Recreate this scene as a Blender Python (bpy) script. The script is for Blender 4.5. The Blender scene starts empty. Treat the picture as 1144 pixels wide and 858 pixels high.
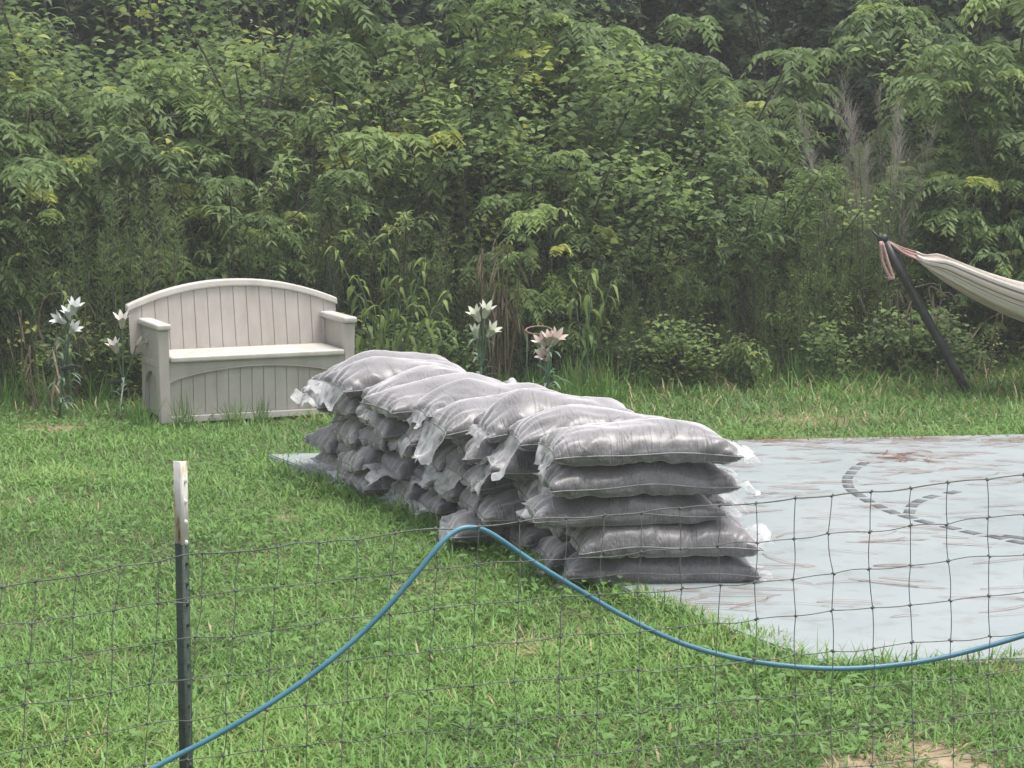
import bpy, bmesh, math, random
import numpy as np
from mathutils import Vector, Matrix

# ------------------------------------------------------------------ camera, sky, sun, exposure
SC = bpy.context.scene
COL = SC.collection
PW, PH, FPX, HOR, CAMZ = 1144.0, 858.0, 2400.0, 125.0, 2.2
PITCH = math.atan((PH / 2 - HOR) / FPX)
cam_d = bpy.data.cameras.new('camera')
cam_d.sensor_width = 36.0
cam_d.lens = FPX / PW * 36.0
cam_d.clip_end = 500
cam = bpy.data.objects.new('camera', cam_d)
cam.location = (0, 0, CAMZ)
cam.rotation_euler = (math.pi / 2 - PITCH, 0, 0)
COL.objects.link(cam)
SC.camera = cam

SUN_EL, SUN_AZ = math.radians(75), math.radians(85)     # azimuth from +Y towards +X
world = bpy.data.worlds.new('World')
SC.world = world
world.use_nodes = True
wn, wl = world.node_tree.nodes, world.node_tree.links
wn.clear()
sky = wn.new('ShaderNodeTexSky')
sky.sky_type = 'NISHITA'
sky.sun_disc = False
sky.sun_elevation = SUN_EL
sky.sun_rotation = SUN_AZ
sky.air_density = 1.0
sky.dust_density = 4.0
hsv = wn.new('ShaderNodeHueSaturation')
hsv.inputs['Saturation'].default_value = 0.30           # thin overcast: a nearly neutral sky
bg = wn.new('ShaderNodeBackground')
bg.inputs['Strength'].default_value = 0.15
wo = wn.new('ShaderNodeOutputWorld')
wl.new(sky.outputs[0], hsv.inputs['Color'])
wl.new(hsv.outputs[0], bg.inputs[0])
wl.new(bg.outputs[0], wo.inputs[0])

sd = bpy.data.lights.new('sun', 'SUN')
sd.energy = 1.5
sd.angle = math.radians(22)
sd.color = (1.0, 0.97, 0.92)
sun = bpy.data.objects.new('sun', sd)
sun.rotation_euler = (math.pi / 2 - SUN_EL, 0, math.pi - SUN_AZ)
COL.objects.link(sun)

SC.view_settings.view_transform = 'Standard'
SC.view_settings.look = 'None'
SC.view_settings.exposure = 1.02
SC.view_settings.gamma = 1.0
SC.view_settings.use_curve_mapping = False
SC.render.engine = 'CYCLES'
SC.cycles.use_denoising = True
SC.cycles.max_bounces = 6
SC.cycles.transparent_max_bounces = 10

# ------------------------------------------------------------------ pixel helpers
CP, SP = math.cos(PITCH), math.sin(PITCH)


def ray(px, py):
    u, v = (px - PW / 2) / FPX, -(py - PH / 2) / FPX
    return Vector((u, CP + v * SP, -SP + v * CP))


def at(px, py, z=0.0):
    d = ray(px, py)
    t = (z - CAMZ) / d.z
    return Vector((d.x * t, d.y * t, z))


def at_y(px, py, Y):
    d = ray(px, py)
    t = Y / d.y
    return Vector((d.x * t, Y, CAMZ + d.z * t))


# ------------------------------------------------------------------ mesh helpers
def mesh_np(name, V, Q=None, T=None, attrs=None, uv=None, smooth=False):
    V = np.asarray(V, dtype=np.float32)
    me = bpy.data.meshes.new(name)
    nq = 0 if Q is None else len(Q)
    nt = 0 if T is None else len(T)
    parts = []
    if nq: parts.append(np.asarray(Q).ravel())
    if nt: parts.append(np.asarray(T).ravel())
    L = np.concatenate(parts).astype(np.int32)
    me.vertices.add(len(V)); me.vertices.foreach_set('co', V.ravel())
    me.loops.add(len(L)); me.loops.foreach_set('vertex_index', L)
    tot = np.concatenate([np.full(nq, 4), np.full(nt, 3)]).astype(np.int32)
    st = np.concatenate([[0], np.cumsum(tot)[:-1]]).astype(np.int32)
    me.polygons.add(nq + nt)
    me.polygons.foreach_set('loop_start', st)
    me.polygons.foreach_set('loop_total', tot)
    if smooth:
        me.polygons.foreach_set('use_smooth', np.ones(nq + nt, dtype=bool))
    me.update(calc_edges=True)
    for k, a in (attrs or {}).items():
        at_ = me.attributes.new(k, 'FLOAT', 'POINT')
        at_.data.foreach_set('value', np.asarray(a, dtype=np.float32))
    if uv is not None:
        l = me.uv_layers.new(name='UVMap')
        l.data.foreach_set('uv', np.asarray(uv, dtype=np.float32)[L].ravel())
    return me


def link(name, me, mat=None, parent=None, loc=None):
    o = bpy.data.objects.new(name, me)
    COL.objects.link(o)
    if me is not None and mat is not None:
        if not me.materials: me.materials.append(mat)
    if parent is not None: o.parent = parent
    if loc is not None: o.location = loc
    return o


def tag(o, label=None, cat=None, group=None, kind=None):
    if label: o['label'] = label
    if cat: o['category'] = cat
    if group: o['group'] = group
    if kind: o['kind'] = kind
    return o


def empty(name, loc=(0, 0, 0), rz=0.0):
    o = bpy.data.objects.new(name, None)
    COL.objects.link(o)
    o.location = loc
    o.rotation_euler = (0, 0, rz)
    o.empty_display_size = 0.1
    return o


class MB:
    """collects shapes (numpy) for one mesh"""
    def __init__(s): s.V, s.Q, s.T, s.n = [], [], [], 0

    def add(s, V, Q=None, T=None):
        V = np.asarray(V, float).reshape(-1, 3)
        s.V.append(V)
        if Q is not None and len(Q): s.Q.append(np.asarray(Q) + s.n)
        if T is not None and len(T): s.T.append(np.asarray(T) + s.n)
        s.n += len(V)

    def tube(s, P, R, k=6, flat=1.0):
        P = np.asarray(P, float); n = len(P)
        R = np.full(n, R, float) if np.isscalar(R) else np.asarray(R, float)
        tn = np.gradient(P, axis=0); tn /= np.linalg.norm(tn, axis=1, keepdims=True) + 1e-9
        up = np.array([0, 0, 1.0]) if abs(tn[:, 2]).mean() < .8 else np.array([0, 1.0, 0])
        a = np.cross(tn, up); a /= np.linalg.norm(a, axis=1, keepdims=True) + 1e-9
        b = np.cross(a, tn)
        th = np.arange(k) * 2 * np.pi / k
        V = P[:, None] + R[:, None, None] * (np.cos(th)[None, :, None] * a[:, None] + flat * np.sin(th)[None, :, None] * b[:, None])
        i, j = np.meshgrid(np.arange(n - 1), np.arange(k), indexing='ij')
        j2 = (j + 1) % k
        Q = np.stack([i * k + j, i * k + j2, (i + 1) * k + j2, (i + 1) * k + j], -1).reshape(-1, 4)
        V = V.reshape(-1, 3)
        V = np.vstack([V, P[0], P[-1]])
        T = [[n * k, (q + 1) % k, q] for q in range(k)] + [[n * k + 1, (n - 1) * k + q, (n - 1) * k + (q + 1) % k] for q in range(k)]
        s.add(V, Q, T)

    def build(s, name, mat, parent=None, loc=None, smooth=True):
        V = np.concatenate(s.V)
        me = mesh_np(name, V, np.concatenate(s.Q) if s.Q else None, np.concatenate(s.T) if s.T else None, smooth=smooth)
        return link(name, me, mat, parent, loc)


def prism_mesh(name, poly, y0, y1, bev=0.004, fn=None, seg=2):
    """polygon in (x, z) extruded along y from y0 to y1, edges bevelled"""
    bm = bmesh.new()
    vs = [bm.verts.new((x, y0, z)) for x, z in poly]
    f = bm.faces.new(vs)
    r = bmesh.ops.extrude_face_region(bm, geom=[f])
    for v in [g for g in r['geom'] if isinstance(g, bmesh.types.BMVert)]: v.co.y = y1
    bmesh.ops.recalc_face_normals(bm, faces=bm.faces)
    if bev:
        ed = [e for e in bm.edges if len(e.link_faces) == 2 and e.calc_face_angle(0) > 0.6]
        bmesh.ops.bevel(bm, geom=ed, offset=bev, segments=seg, affect='EDGES', profile=.5, clamp_overlap=True)
    if fn:
        for v in bm.verts: v.co = Vector(fn(v.co))
    me = bpy.data.meshes.new(name)
    bm.to_mesh(me); bm.free()
    for p in me.polygons: p.use_smooth = False
    return me


def box_mesh(name, x0, x1, y0, y1, z0, z1, bev=0.004, fn=None, seg=2):
    return prism_mesh(name, [(x0, z0), (x1, z0), (x1, z1), (x0, z1)], y0, y1, bev, fn, seg)


def smoothstep(a, b, x):
    t = np.clip((np.asarray(x, float) - a) / (b - a), 0, 1)
    return t * t * (3 - 2 * t)


def vnoise(x, y, seed=0):
    """value noise 0..1"""
    rs = np.random.RandomState(seed)
    G = rs.rand(256, 256)
    x = np.asarray(x, float); y = np.asarray(y, float)
    xi, yi = np.floor(x).astype(int), np.floor(y).astype(int)
    fx, fy = x - xi, y - yi
    fx = fx * fx * (3 - 2 * fx); fy = fy * fy * (3 - 2 * fy)
    a, b = G[xi % 256, yi % 256], G[(xi + 1) % 256, yi % 256]
    c, d = G[xi % 256, (yi + 1) % 256], G[(xi + 1) % 256, (yi + 1) % 256]
    return (a * (1 - fx) + b * fx) * (1 - fy) + (c * (1 - fx) + d * fx) * fy


def fbm(x, y, seed=0):
    return (vnoise(x, y, seed) + .5 * vnoise(2.1 * x, 2.1 * y, seed + 1) + .25 * vnoise(4.3 * x, 4.3 * y, seed + 2)) / 1.75


# ------------------------------------------------------------------ materials
def new_mat(name):
    m = bpy.data.materials.new(name)
    m.use_nodes = True
    nt = m.node_tree
    return m, nt, nt.nodes, nt.links, nt.nodes['Principled BSDF']


def ramp(N, stops, interp='LINEAR'):
    r = N.new('ShaderNodeValToRGB')
    e = r.color_ramp.elements
    r.color_ramp.interpolation = interp
    while len(e) < len(stops): e.new(0.5)
    for el, (p, c) in zip(e, stops):
        el.position = p; el.color = (*c, 1)
    return r


def noise_node(N, L, scale, detail=4, coord='Object', vec=None, stretch=None):
    n = N.new('ShaderNodeTexNoise')
    n.inputs['Scale'].default_value = scale
    n.inputs['Detail'].default_value = detail
    if vec is None:
        tc = N.new('ShaderNodeTexCoord'); vec = tc.outputs[coord]
    if stretch:
        mp = N.new('ShaderNodeMapping'); mp.inputs['Scale'].default_value = stretch
        L.new(vec, mp.inputs['Vector']); vec = mp.outputs[0]
    L.new(vec, n.inputs['Vector'])
    return n


def mat_simple(name, c1, c2, scale=20, rough=.6, bump=.0, bscale=80, stops=None, metal=0.0, coord='Object', stretch=None):
    m, nt, N, L, P = new_mat(name)
    n = noise_node(N, L, scale, 5, coord, stretch=stretch)
    r = ramp(N, stops or [(.35, c1), (.65, c2)])
    L.new(n.outputs[0], r.inputs[0]); L.new(r.outputs[0], P.inputs['Base Color'])
    P.inputs['Roughness'].default_value = rough
    P.inputs['Metallic'].default_value = metal
    if bump:
        b = N.new('ShaderNodeBump'); b.inputs['Strength'].default_value = bump; b.inputs['Distance'].default_value = .01
        n2 = noise_node(N, L, bscale, 4, coord, stretch=stretch)
        L.new(n2.outputs[0], b.inputs['Height']); L.new(b.outputs[0], P.inputs['Normal'])
    return m


def mat_leaf(name, stops, rough=.55, trans=.48, spec=.25):
    m, nt, N, L, P = new_mat(name)
    a = N.new('ShaderNodeAttribute'); a.attribute_name = 'tint'
    oi = N.new('ShaderNodeObjectInfo')
    mm = N.new('ShaderNodeMath'); mm.operation = 'MULTIPLY_ADD'
    mm.inputs[1].default_value = .4; mm.inputs[2].default_value = -.2
    L.new(oi.outputs['Random'], mm.inputs[0])
    ad = N.new('ShaderNodeMath'); ad.operation = 'ADD'
    L.new(a.outputs['Fac'], ad.inputs[0]); L.new(mm.outputs[0], ad.inputs[1])
    r = ramp(N, stops)
    L.new(ad.outputs[0], r.inputs[0])
    L.new(r.outputs[0], P.inputs['Base Color'])
    P.inputs['Roughness'].default_value = rough
    P.inputs['Specular IOR Level'].default_value = spec
    tr = N.new('ShaderNodeBsdfTranslucent')
    L.new(r.outputs[0], tr.inputs['Color'])
    mx = N.new('ShaderNodeMixShader'); mx.inputs[0].default_value = trans
    L.new(P.outputs[0], mx.inputs[1]); L.new(tr.outputs[0], mx.inputs[2])
    L.new(mx.outputs[0], N['Material Output'].inputs['Surface'])
    return m


M = {}
M['leaf'] = mat_leaf('shrub_leaf', [(0, (.100, .150, .058)), (.4, (.168, .245, .086)), (.75, (.260, .350, .108)), (1, (.46, .49, .125))])
M['leaf_dark'] = mat_leaf('dark_leaf', [(0, (.042, .066, .034)), (.5, (.072, .112, .052)), (1, (.12, .17, .08))], rough=.5)
M['leaf_bright'] = mat_leaf('bright_leaf', [(0, (.095, .150, .045)), (.5, (.155, .235, .066)), (1, (.31, .38, .11))], rough=.42)
M['fennel'] = mat_leaf('feathery_leaf', [(0, (.090, .145, .050)), (.5, (.145, .222, .068)), (1, (.225, .295, .10))], rough=.7, spec=.2)
M['dry'] = mat_leaf('dry_stalk', [(0, (.16, .12, .085)), (.5, (.26, .20, .14)), (1, (.42, .35, .25))], rough=.8, trans=.15, spec=.2)
M['grass'] = mat_leaf('grass_blade', [(0, (.080, .158, .034)), (.45, (.130, .256, .052)), (.8, (.198, .336, .080)), (.93, (.28, .30, .11)), (1, (.40, .31, .17))], rough=.5, trans=.3, spec=.35)
M['bark'] = mat_simple('bark', (.045, .042, .03), (.10, .095, .07), 30, .9, .5, 60)
M['soil'] = mat_simple('soil', None, None, 2.2, .95, .6, 40,
                       stops=[(.3, (.045, .048, .022)), (.5, (.075, .075, .034)), (.66, (.115, .10, .05)), (.8, (.17, .13, .075))])


def worn_spots(m, spots):
    """lighter bare earth where the turf has worn through"""
    nt = m.node_tree; N, L = nt.nodes, nt.links; P = N['Principled BSDF']
    col = P.inputs['Base Color'].links[0].from_socket
    tc = N.new('ShaderNodeTexCoord')
    n = noise_node(N, L, 9, 6, vec=tc.outputs['Object'])
    e = ramp(N, [(.3, (.17, .125, .075)), (.5, (.25, .185, .115)), (.7, (.33, .25, .165))])
    L.new(n.outputs[0], e.inputs[0])
    wob = noise_node(N, L, 6, 4, vec=tc.outputs['Object'])
    for (x, y, r) in spots:
        d = N.new('ShaderNodeVectorMath'); d.operation = 'DISTANCE'
        L.new(tc.outputs['Object'], d.inputs[0]); d.inputs[1].default_value = (x, y, 0)
        a = N.new('ShaderNodeMath'); a.operation = 'MULTIPLY_ADD'; a.inputs[1].default_value = r * 1.2
        L.new(wob.outputs[0], a.inputs[0]); L.new(d.outputs['Value'], a.inputs[2])
        mr = N.new('ShaderNodeMapRange'); mr.inputs['From Min'].default_value = r * 1.05; mr.inputs['From Max'].default_value = r * 1.7
        mr.inputs['To Min'].default_value = 1; mr.inputs['To Max'].default_value = 0
        L.new(a.outputs[0], mr.inputs['Value'])
        mx = N.new('ShaderNodeMix'); mx.data_type = 'RGBA'
        L.new(mr.outputs[0], mx.inputs[0]); L.new(col, mx.inputs[6]); L.new(e.outputs[0], mx.inputs[7])
        col = mx.outputs[2]
    L.new(col, P.inputs['Base Color'])


worn_spots(M['soil'], [(*at(1055, 848)[:2], .30), (*at(960, 852)[:2], .2), (*at(60, 478)[:2], .35), (*at(900, 468)[:2], .5), (*at(325, 575)[:2], .15), (*at(590, 720)[:2], .15)])
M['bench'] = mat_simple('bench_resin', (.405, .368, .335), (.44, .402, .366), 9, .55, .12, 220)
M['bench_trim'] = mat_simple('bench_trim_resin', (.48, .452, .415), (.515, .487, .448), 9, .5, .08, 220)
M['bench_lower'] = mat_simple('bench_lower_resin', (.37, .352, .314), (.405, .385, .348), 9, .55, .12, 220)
def grime(m, amt=.82):
    nt = m.node_tree; N, L = nt.nodes, nt.links; P = N['Principled BSDF']
    src = P.inputs['Base Color'].links[0].from_socket
    tc = N.new('ShaderNodeTexCoord')
    n = noise_node(N, L, 2.6, 7, vec=tc.outputs['Object'], stretch=(3.0, 1.0, .7)); n.inputs['Roughness'].default_value = .65
    r = ramp(N, [(.40, (1, 1, 1)), (.62, (amt, amt * .985, amt * .95)), (.75, (amt * .86, amt * .84, amt * .78))])
    L.new(n.outputs[0], r.inputs[0])
    mx = N.new('ShaderNodeMix'); mx.data_type = 'RGBA'; mx.blend_type = 'MULTIPLY'; mx.inputs[0].default_value = 1
    L.new(src, mx.inputs[6]); L.new(r.outputs[0], mx.inputs[7]); L.new(mx.outputs[2], P.inputs['Base Color'])
for k_ in ('bench', 'bench_trim', 'bench_lower'): grime(M[k_], .88)
M['post_green'] = mat_simple('post_green_paint', (.018, .034, .022), (.03, .052, .032), 40, .6, .3, 150)
M['post_white'] = mat_simple('post_white_paint', None, None, 26, .55, .3, 120, stretch=(1, 1, .35),
                             stops=[(.36, (.20, .10, .045)), (.41, (.45, .38, .27)), (.47, (.56, .55, .51)), (.7, (.62, .62, .585))])
M['wire'] = mat_simple('galvanised_wire', (.075, .085, .076), (.15, .16, .148), 30, .6, metal=.2)
M['hose'] = mat_simple('blue_hose', (.045, .155, .215), (.07, .20, .265), 8, .38)
M['pole'] = mat_simple('black_steel', (.012, .014, .013), (.028, .03, .028), 14, .5)
M['cord'] = mat_simple('pink_cord', (.34, .205, .185), (.45, .29, .26), 50, .9)
M['petal_white'] = mat_simple('white_petal', (.54, .56, .53), (.64, .65, .62), 30, .7)
M['petal_cream'] = mat_simple('cream_petal', (.50, .52, .42), (.60, .61, .50), 30, .7)
M['petal_pink'] = mat_simple('pink_petal', None, None, 22, .7, stops=[(.30, (.46, .22, .19)), (.43, (.56, .40, .35)), (.55, (.60, .53, .48))])
M['petal_red'] = mat_simple('red_tipped_petal', None, None, 26, .7, stops=[(.30, (.34, .04, .09)), (.40, (.50, .26, .26)), (.46, (.58, .55, .50))])
M['stem'] = mat_simple('flower_stem', (.06, .12, .06), (.10, .17, .09), 20, .6)
M['flower_leaf'] = mat_simple('flower_leaf', (.07, .13, .075), (.14, .20, .13), 12, .5)
M['stake'] = mat_simple('white_stake', (.60, .60, .55), (.72, .72, .66), 20, .5)
M['solar'] = mat_simple('solar_panel_black', (.008, .009, .011), (.016, .017, .02), 40, .3)
M['copper'] = mat_simple('rusty_copper', (.17, .085, .06), (.26, .15, .11), 30, .7)
M['plume'] = mat_leaf('dry_plume', [(0, (.20, .175, .15)), (.5, (.28, .25, .215)), (1, (.38, .345, .30))], rough=.9, trans=.3, spec=.1)
M['needle'] = mat_simple('pine_needle', (.17, .070, .042), (.25, .125, .085), 3, .8)
M['dash'] = mat_simple('faded_black_paint', (.075, .08, .085), (.15, .16, .165), 18, .8)


def make_slab_mat():
    m, nt, N, L, P = new_mat('painted_concrete')
    n = noise_node(N, L, 1.3, 6)
    r = ramp(N, [(.3, (.215, .247, .250)), (.55, (.248, .277, .280)), (.75, (.272, .293, .294))])
    L.new(n.outputs[0], r.inputs[0])
    n2 = noise_node(N, L, 9, 6)
    r2 = ramp(N, [(.52, (1, 1, 1)), (.72, (.86, .83, .79))])
    L.new(n2.outputs[0], r2.inputs[0])
    mx = N.new('ShaderNodeMix'); mx.data_type = 'RGBA'; mx.blend_type = 'MULTIPLY'; mx.inputs[0].default_value = 1
    L.new(r.outputs[0], mx.inputs[6]); L.new(r2.outputs[0], mx.inputs[7])
    L.new(mx.outputs[2], P.inputs['Base Color'])
    P.inputs['Roughness'].default_value = .62
    b = N.new('ShaderNodeBump'); b.inputs['Strength'].default_value = .2; b.inputs['Distance'].default_value = .004
    n3 = noise_node(N, L, 120, 4)
    L.new(n3.outputs[0], b.inputs['Height']); L.new(b.outputs[0], P.inputs['Normal'])
    return m


M['slab'] = make_slab_mat()


def make_bag_mat():
    m, nt, N, L, P = new_mat('cloudy_plastic_over_mulch')
    tc = N.new('ShaderNodeTexCoord')
    oi = N.new('ShaderNodeObjectInfo')
    n = noise_node(N, L, 95, 5, vec=tc.outputs['Object'])          # mulch pressed on the film
    r = ramp(N, [(.32, (.020, .019, .019)), (.48, (.042, .040, .0405)), (.64, (.088, .083, .084)), (.8, (.17, .162, .163))])
    L.new(n.outputs[0], r.inputs[0])
    n1 = noise_node(N, L, 5, 4, vec=tc.outputs['Object'])           # where the film lies off the mulch it is milky
    r1 = ramp(N, [(.35, (0, 0, 0)), (.75, (1, 1, 1))])
    L.new(n1.outputs[0], r1.inputs[0])  # soft patches
    mx = N.new('ShaderNodeMix'); mx.data_type = 'RGBA'
    mm = N.new('ShaderNodeMath'); mm.operation = 'MULTIPLY'; mm.inputs[1].default_value = .55
    L.new(r1.outputs[0], mm.inputs[0]); L.new(mm.outputs[0], mx.inputs[0])
    L.new(r.outputs[0], mx.inputs[6]); mx.inputs[7].default_value = (.105, .10, .1015, 1)
    # cloudy film: base colour paled at grazing view, imitating light on the tops
    lw = N.new('ShaderNodeLayerWeight'); lw.inputs['Blend'].default_value = .5
    cs = N.new('ShaderNodeMath'); cs.operation = 'SUBTRACT'; cs.inputs[0].default_value = 1.06
    L.new(lw.outputs['Facing'], cs.inputs[1])
    dv = N.new('ShaderNodeMath'); dv.operation = 'DIVIDE'; dv.inputs[0].default_value = -.062
    sq = N.new('ShaderNodeMath'); sq.operation = 'POWER'; sq.inputs[1].default_value = 1.8
    L.new(cs.outputs[0], sq.inputs[0]); L.new(sq.outputs[0], dv.inputs[1])
    ex = N.new('ShaderNodeMath'); ex.operation = 'EXPONENT'; L.new(dv.outputs[0], ex.inputs[0])
    op = N.new('ShaderNodeMath'); op.operation = 'SUBTRACT'; op.inputs[0].default_value = 1.0
    L.new(ex.outputs[0], op.inputs[1])
    film = N.new('ShaderNodeMix'); film.data_type = 'RGBA'
    L.new(op.outputs[0], film.inputs[0]); L.new(mx.outputs[2], film.inputs[6]); film.inputs[7].default_value = (.64, .60, .61, 1)
    L.new(film.outputs[2], P.inputs['Base Color'])
    P.inputs['Roughness'].default_value = .5
    P.inputs['Specular IOR Level'].default_value = .5
    P.inputs['Coat Weight'].default_value = .4
    P.inputs['Coat Roughness'].default_value = .30
    P.inputs['Sheen Weight'].default_value = .25
    P.inputs['Sheen Roughness'].default_value = .4
    P.inputs['Sheen Tint'].default_value = (.96, .93, .97, 1)
    # creases running in from the seams, plus fine crinkle
    uv = N.new('ShaderNodeUVMap')
    mp = N.new('ShaderNodeMapping'); mp.inputs['Scale'].default_value = (14, 2.6, 1)
    L.new(uv.outputs[0], mp.inputs['Vector'])
    c1 = N.new('ShaderNodeTexNoise'); c1.inputs['Scale'].default_value = 1.0; c1.inputs['Detail'].default_value = 3
    c1.inputs['Distortion'].default_value = .6
    ad = N.new('ShaderNodeVectorMath'); ad.operation = 'ADD'
    cx = N.new('ShaderNodeCombineXYZ'); L.new(oi.outputs['Random'], cx.inputs[2])
    sc = N.new('ShaderNodeVectorMath'); sc.operation = 'SCALE'; sc.inputs['Scale'].default_value = 60
    L.new(cx.outputs[0], sc.inputs[0]); L.new(mp.outputs[0], ad.inputs[0]); L.new(sc.outputs[0], ad.inputs[1])
    L.new(ad.outputs[0], c1.inputs['Vector'])
    rr = ramp(N, [(.40, (.75, .75, .75)), (.47, (0, 0, 0)), (.52, (1, 1, 1)), (.66, (.55, .55, .55)), (.8, (.9, .9, .9))])
    L.new(c1.outputs[0], rr.inputs[0])
    b1 = N.new('ShaderNodeBump'); b1.inputs['Strength'].default_value = .38; b1.inputs['Distance'].default_value = .010
    L.new(rr.outputs[0], b1.inputs['Height'])
    c2 = noise_node(N, L, 30, 6, vec=tc.outputs['Object'])
    b2 = N.new('ShaderNodeBump'); b2.inputs['Strength'].default_value = .4; b2.inputs['Distance'].default_value = .008
    L.new(c2.outputs[0], b2.inputs['Height']); L.new(b1.outputs[0], b2.inputs['Normal'])
    L.new(b2.outputs[0], P.inputs['Normal'])
    return m


M['bag'] = make_bag_mat()


def make_film_mat():
    m, nt, N, L, P = new_mat('clear_crumpled_film')
    P.inputs['Base Color'].default_value = (.74, .74, .75, 1)
    P.inputs['Roughness'].default_value = .3
    tp = N.new('ShaderNodeBsdfTransparent')
    tl = N.new('ShaderNodeBsdfTranslucent'); tl.inputs[0].default_value = (.8, .8, .8, 1)
    m1 = N.new('ShaderNodeMixShader'); m1.inputs[0].default_value = .3
    m2 = N.new('ShaderNodeMixShader')
    n = noise_node(N, L, 14, 4)
    r = ramp(N, [(.35, (.25, .25, .25)), (.7, (.8, .8, .8))])
    L.new(n.outputs[0], r.inputs[0]); L.new(r.outputs[0], m2.inputs[0])
    L.new(P.outputs[0], m1.inputs[1]); L.new(tl.outputs[0], m1.inputs[2])
    L.new(m1.outputs[0], m2.inputs[1]); L.new(tp.outputs[0], m2.inputs[2])
    L.new(m2.outputs[0], N['Material Output'].inputs['Surface'])
    return m


M['film'] = make_film_mat()
M['seam'] = mat_simple('pale_seam', (.17, .165, .17), (.25, .24, .25), 25, .5)


def make_hammock_mat():
    m, nt, N, L, P = new_mat('striped_hammock_cloth')
    uv = N.new('ShaderNodeUVMap')
    sp = N.new('ShaderNodeSeparateXYZ'); L.new(uv.outputs[0], sp.inputs[0])
    cream, pink, dark, sage, tan = (.74, .69, .62), (.62, .42, .36), (.05, .06, .05), (.42, .48, .38), (.48, .37, .28)
    white = (.72, .65, .61)
    cream, pink, dark, sage, tan = (.66, .57, .51), (.56, .40, .36), (.17, .155, .145), (.56, .52, .46), (.50, .39, .33)
    st = [(0, sage), (.035, dark), (.05, cream), (.10, dark), (.112, cream), (.15, dark), (.16, white), (.29, pink), (.32, tan), (.36, pink), (.39, cream),
          (.41, sage), (.46, (.14, .18, .13)), (.55, sage), (.62, cream), (.70, pink), (.74, white), (.86, dark), (.88, cream), (.95, sage)]
    r = ramp(N, st, 'CONSTANT')
    L.new(sp.outputs[1], r.inputs[0]); L.new(r.outputs[0], P.inputs['Base Color'])
    P.inputs['Roughness'].default_value = .95
    w = N.new('ShaderNodeTexNoise'); w.inputs['Scale'].default_value = 1
    mp = N.new('ShaderNodeMapping'); mp.inputs['Scale'].default_value = (2, 90, 1)
    L.new(uv.outputs[0], mp.inputs[0]); L.new(mp.outputs[0], w.inputs[0])
    b = N.new('ShaderNodeBump'); b.inputs['Strength'].default_value = .6; b.inputs['Distance'].default_value = .01
    L.new(w.outputs[0], b.inputs['Height']); L.new(b.outputs[0], P.inputs['Normal'])
    return m


M['hammock'] = make_hammock_mat()

# ------------------------------------------------------------------ ground
SLAB_H = 0.032
pL, pN = at(300, 513), at(925, 752)
back_dir = (at(1144, 490) - at(815, 497)).normalized()
edge_dir = (pN - pL).normalized()
pBR = pL + back_dir * 9.0
pBL = pL
near_dir = (at(1144, 744) - at(925, 752)).normalized()
pNR = pN + near_dir * 7.0
# back edge: through (815,497)
bk = at(815, 497)
pBR = bk + back_dir * 6.0
slab_poly = [(pN.x, pN.y), (pNR.x, pNR.y), (pBR.x, pBR.y), (bk.x, bk.y), (pL.x, pL.y)]


def in_poly(x, y, poly):
    inside = np.zeros(len(x), bool)
    n = len(poly)
    for i in range(n):
        x1, y1 = poly[i]; x2, y2 = poly[(i + 1) % n]
        c = ((y1 > y) != (y2 > y)) & (x < (x2 - x1) * (y - y1) / (y2 - y1 + 1e-12) + x1)
        inside ^= c
    return inside


nx, ny = 70, 90
gx, gy = np.meshgrid(np.concatenate([[-200, -60], np.linspace(-14, 14, nx - 4), [60, 200]]),
                     np.concatenate([[-60, -20], np.linspace(2, 34, ny - 4), [90, 260]]), indexing='ij')
gz = (fbm(gx * .9 + 50, gy * .9 + 50, 5) - .5) * .05 - 0.012
gz = np.where((gy > 30) | (abs(gx) > 13), -.02, gz)
gz += smoothstep(18.5, 27, gy) * .5 * (gy < 80)
i, j = np.meshgrid(np.arange(nx - 1), np.arange(ny - 1), indexing='ij')
gq = np.stack([i * ny + j, (i + 1) * ny + j, (i + 1) * ny + j + 1, i * ny + j + 1], -1).reshape(-1, 4)
ground = link('ground', mesh_np('ground', np.stack([gx, gy, gz], -1).reshape(-1, 3), gq, smooth=True), M['soil'])
tag(ground, 'tan brown soil of the yard under the grass', kind='structure')

# slab
bm = bmesh.new()
vs = [bm.verts.new((x, y, SLAB_H)) for x, y in slab_poly]
f = bm.faces.new(vs)
r_ = bmesh.ops.extrude_face_region(bm, geom=[f])
for v in [g for g in r_['geom'] if isinstance(g, bmesh.types.BMVert)]: v.co.z = -.06
bmesh.ops.recalc_face_normals(bm, faces=bm.faces)
bmesh.ops.bevel(bm, geom=[e for e in bm.edges if min(v.co.z for v in e.verts) > 0], offset=.008, segments=2, affect='EDGES')
me = bpy.data.meshes.new('concrete_pavement'); bm.to_mesh(me); bm.free()
slab = tag(link('concrete_pavement', me, M['slab']), 'pale blue-grey painted concrete pad under the stacked bags', kind='structure')

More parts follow.
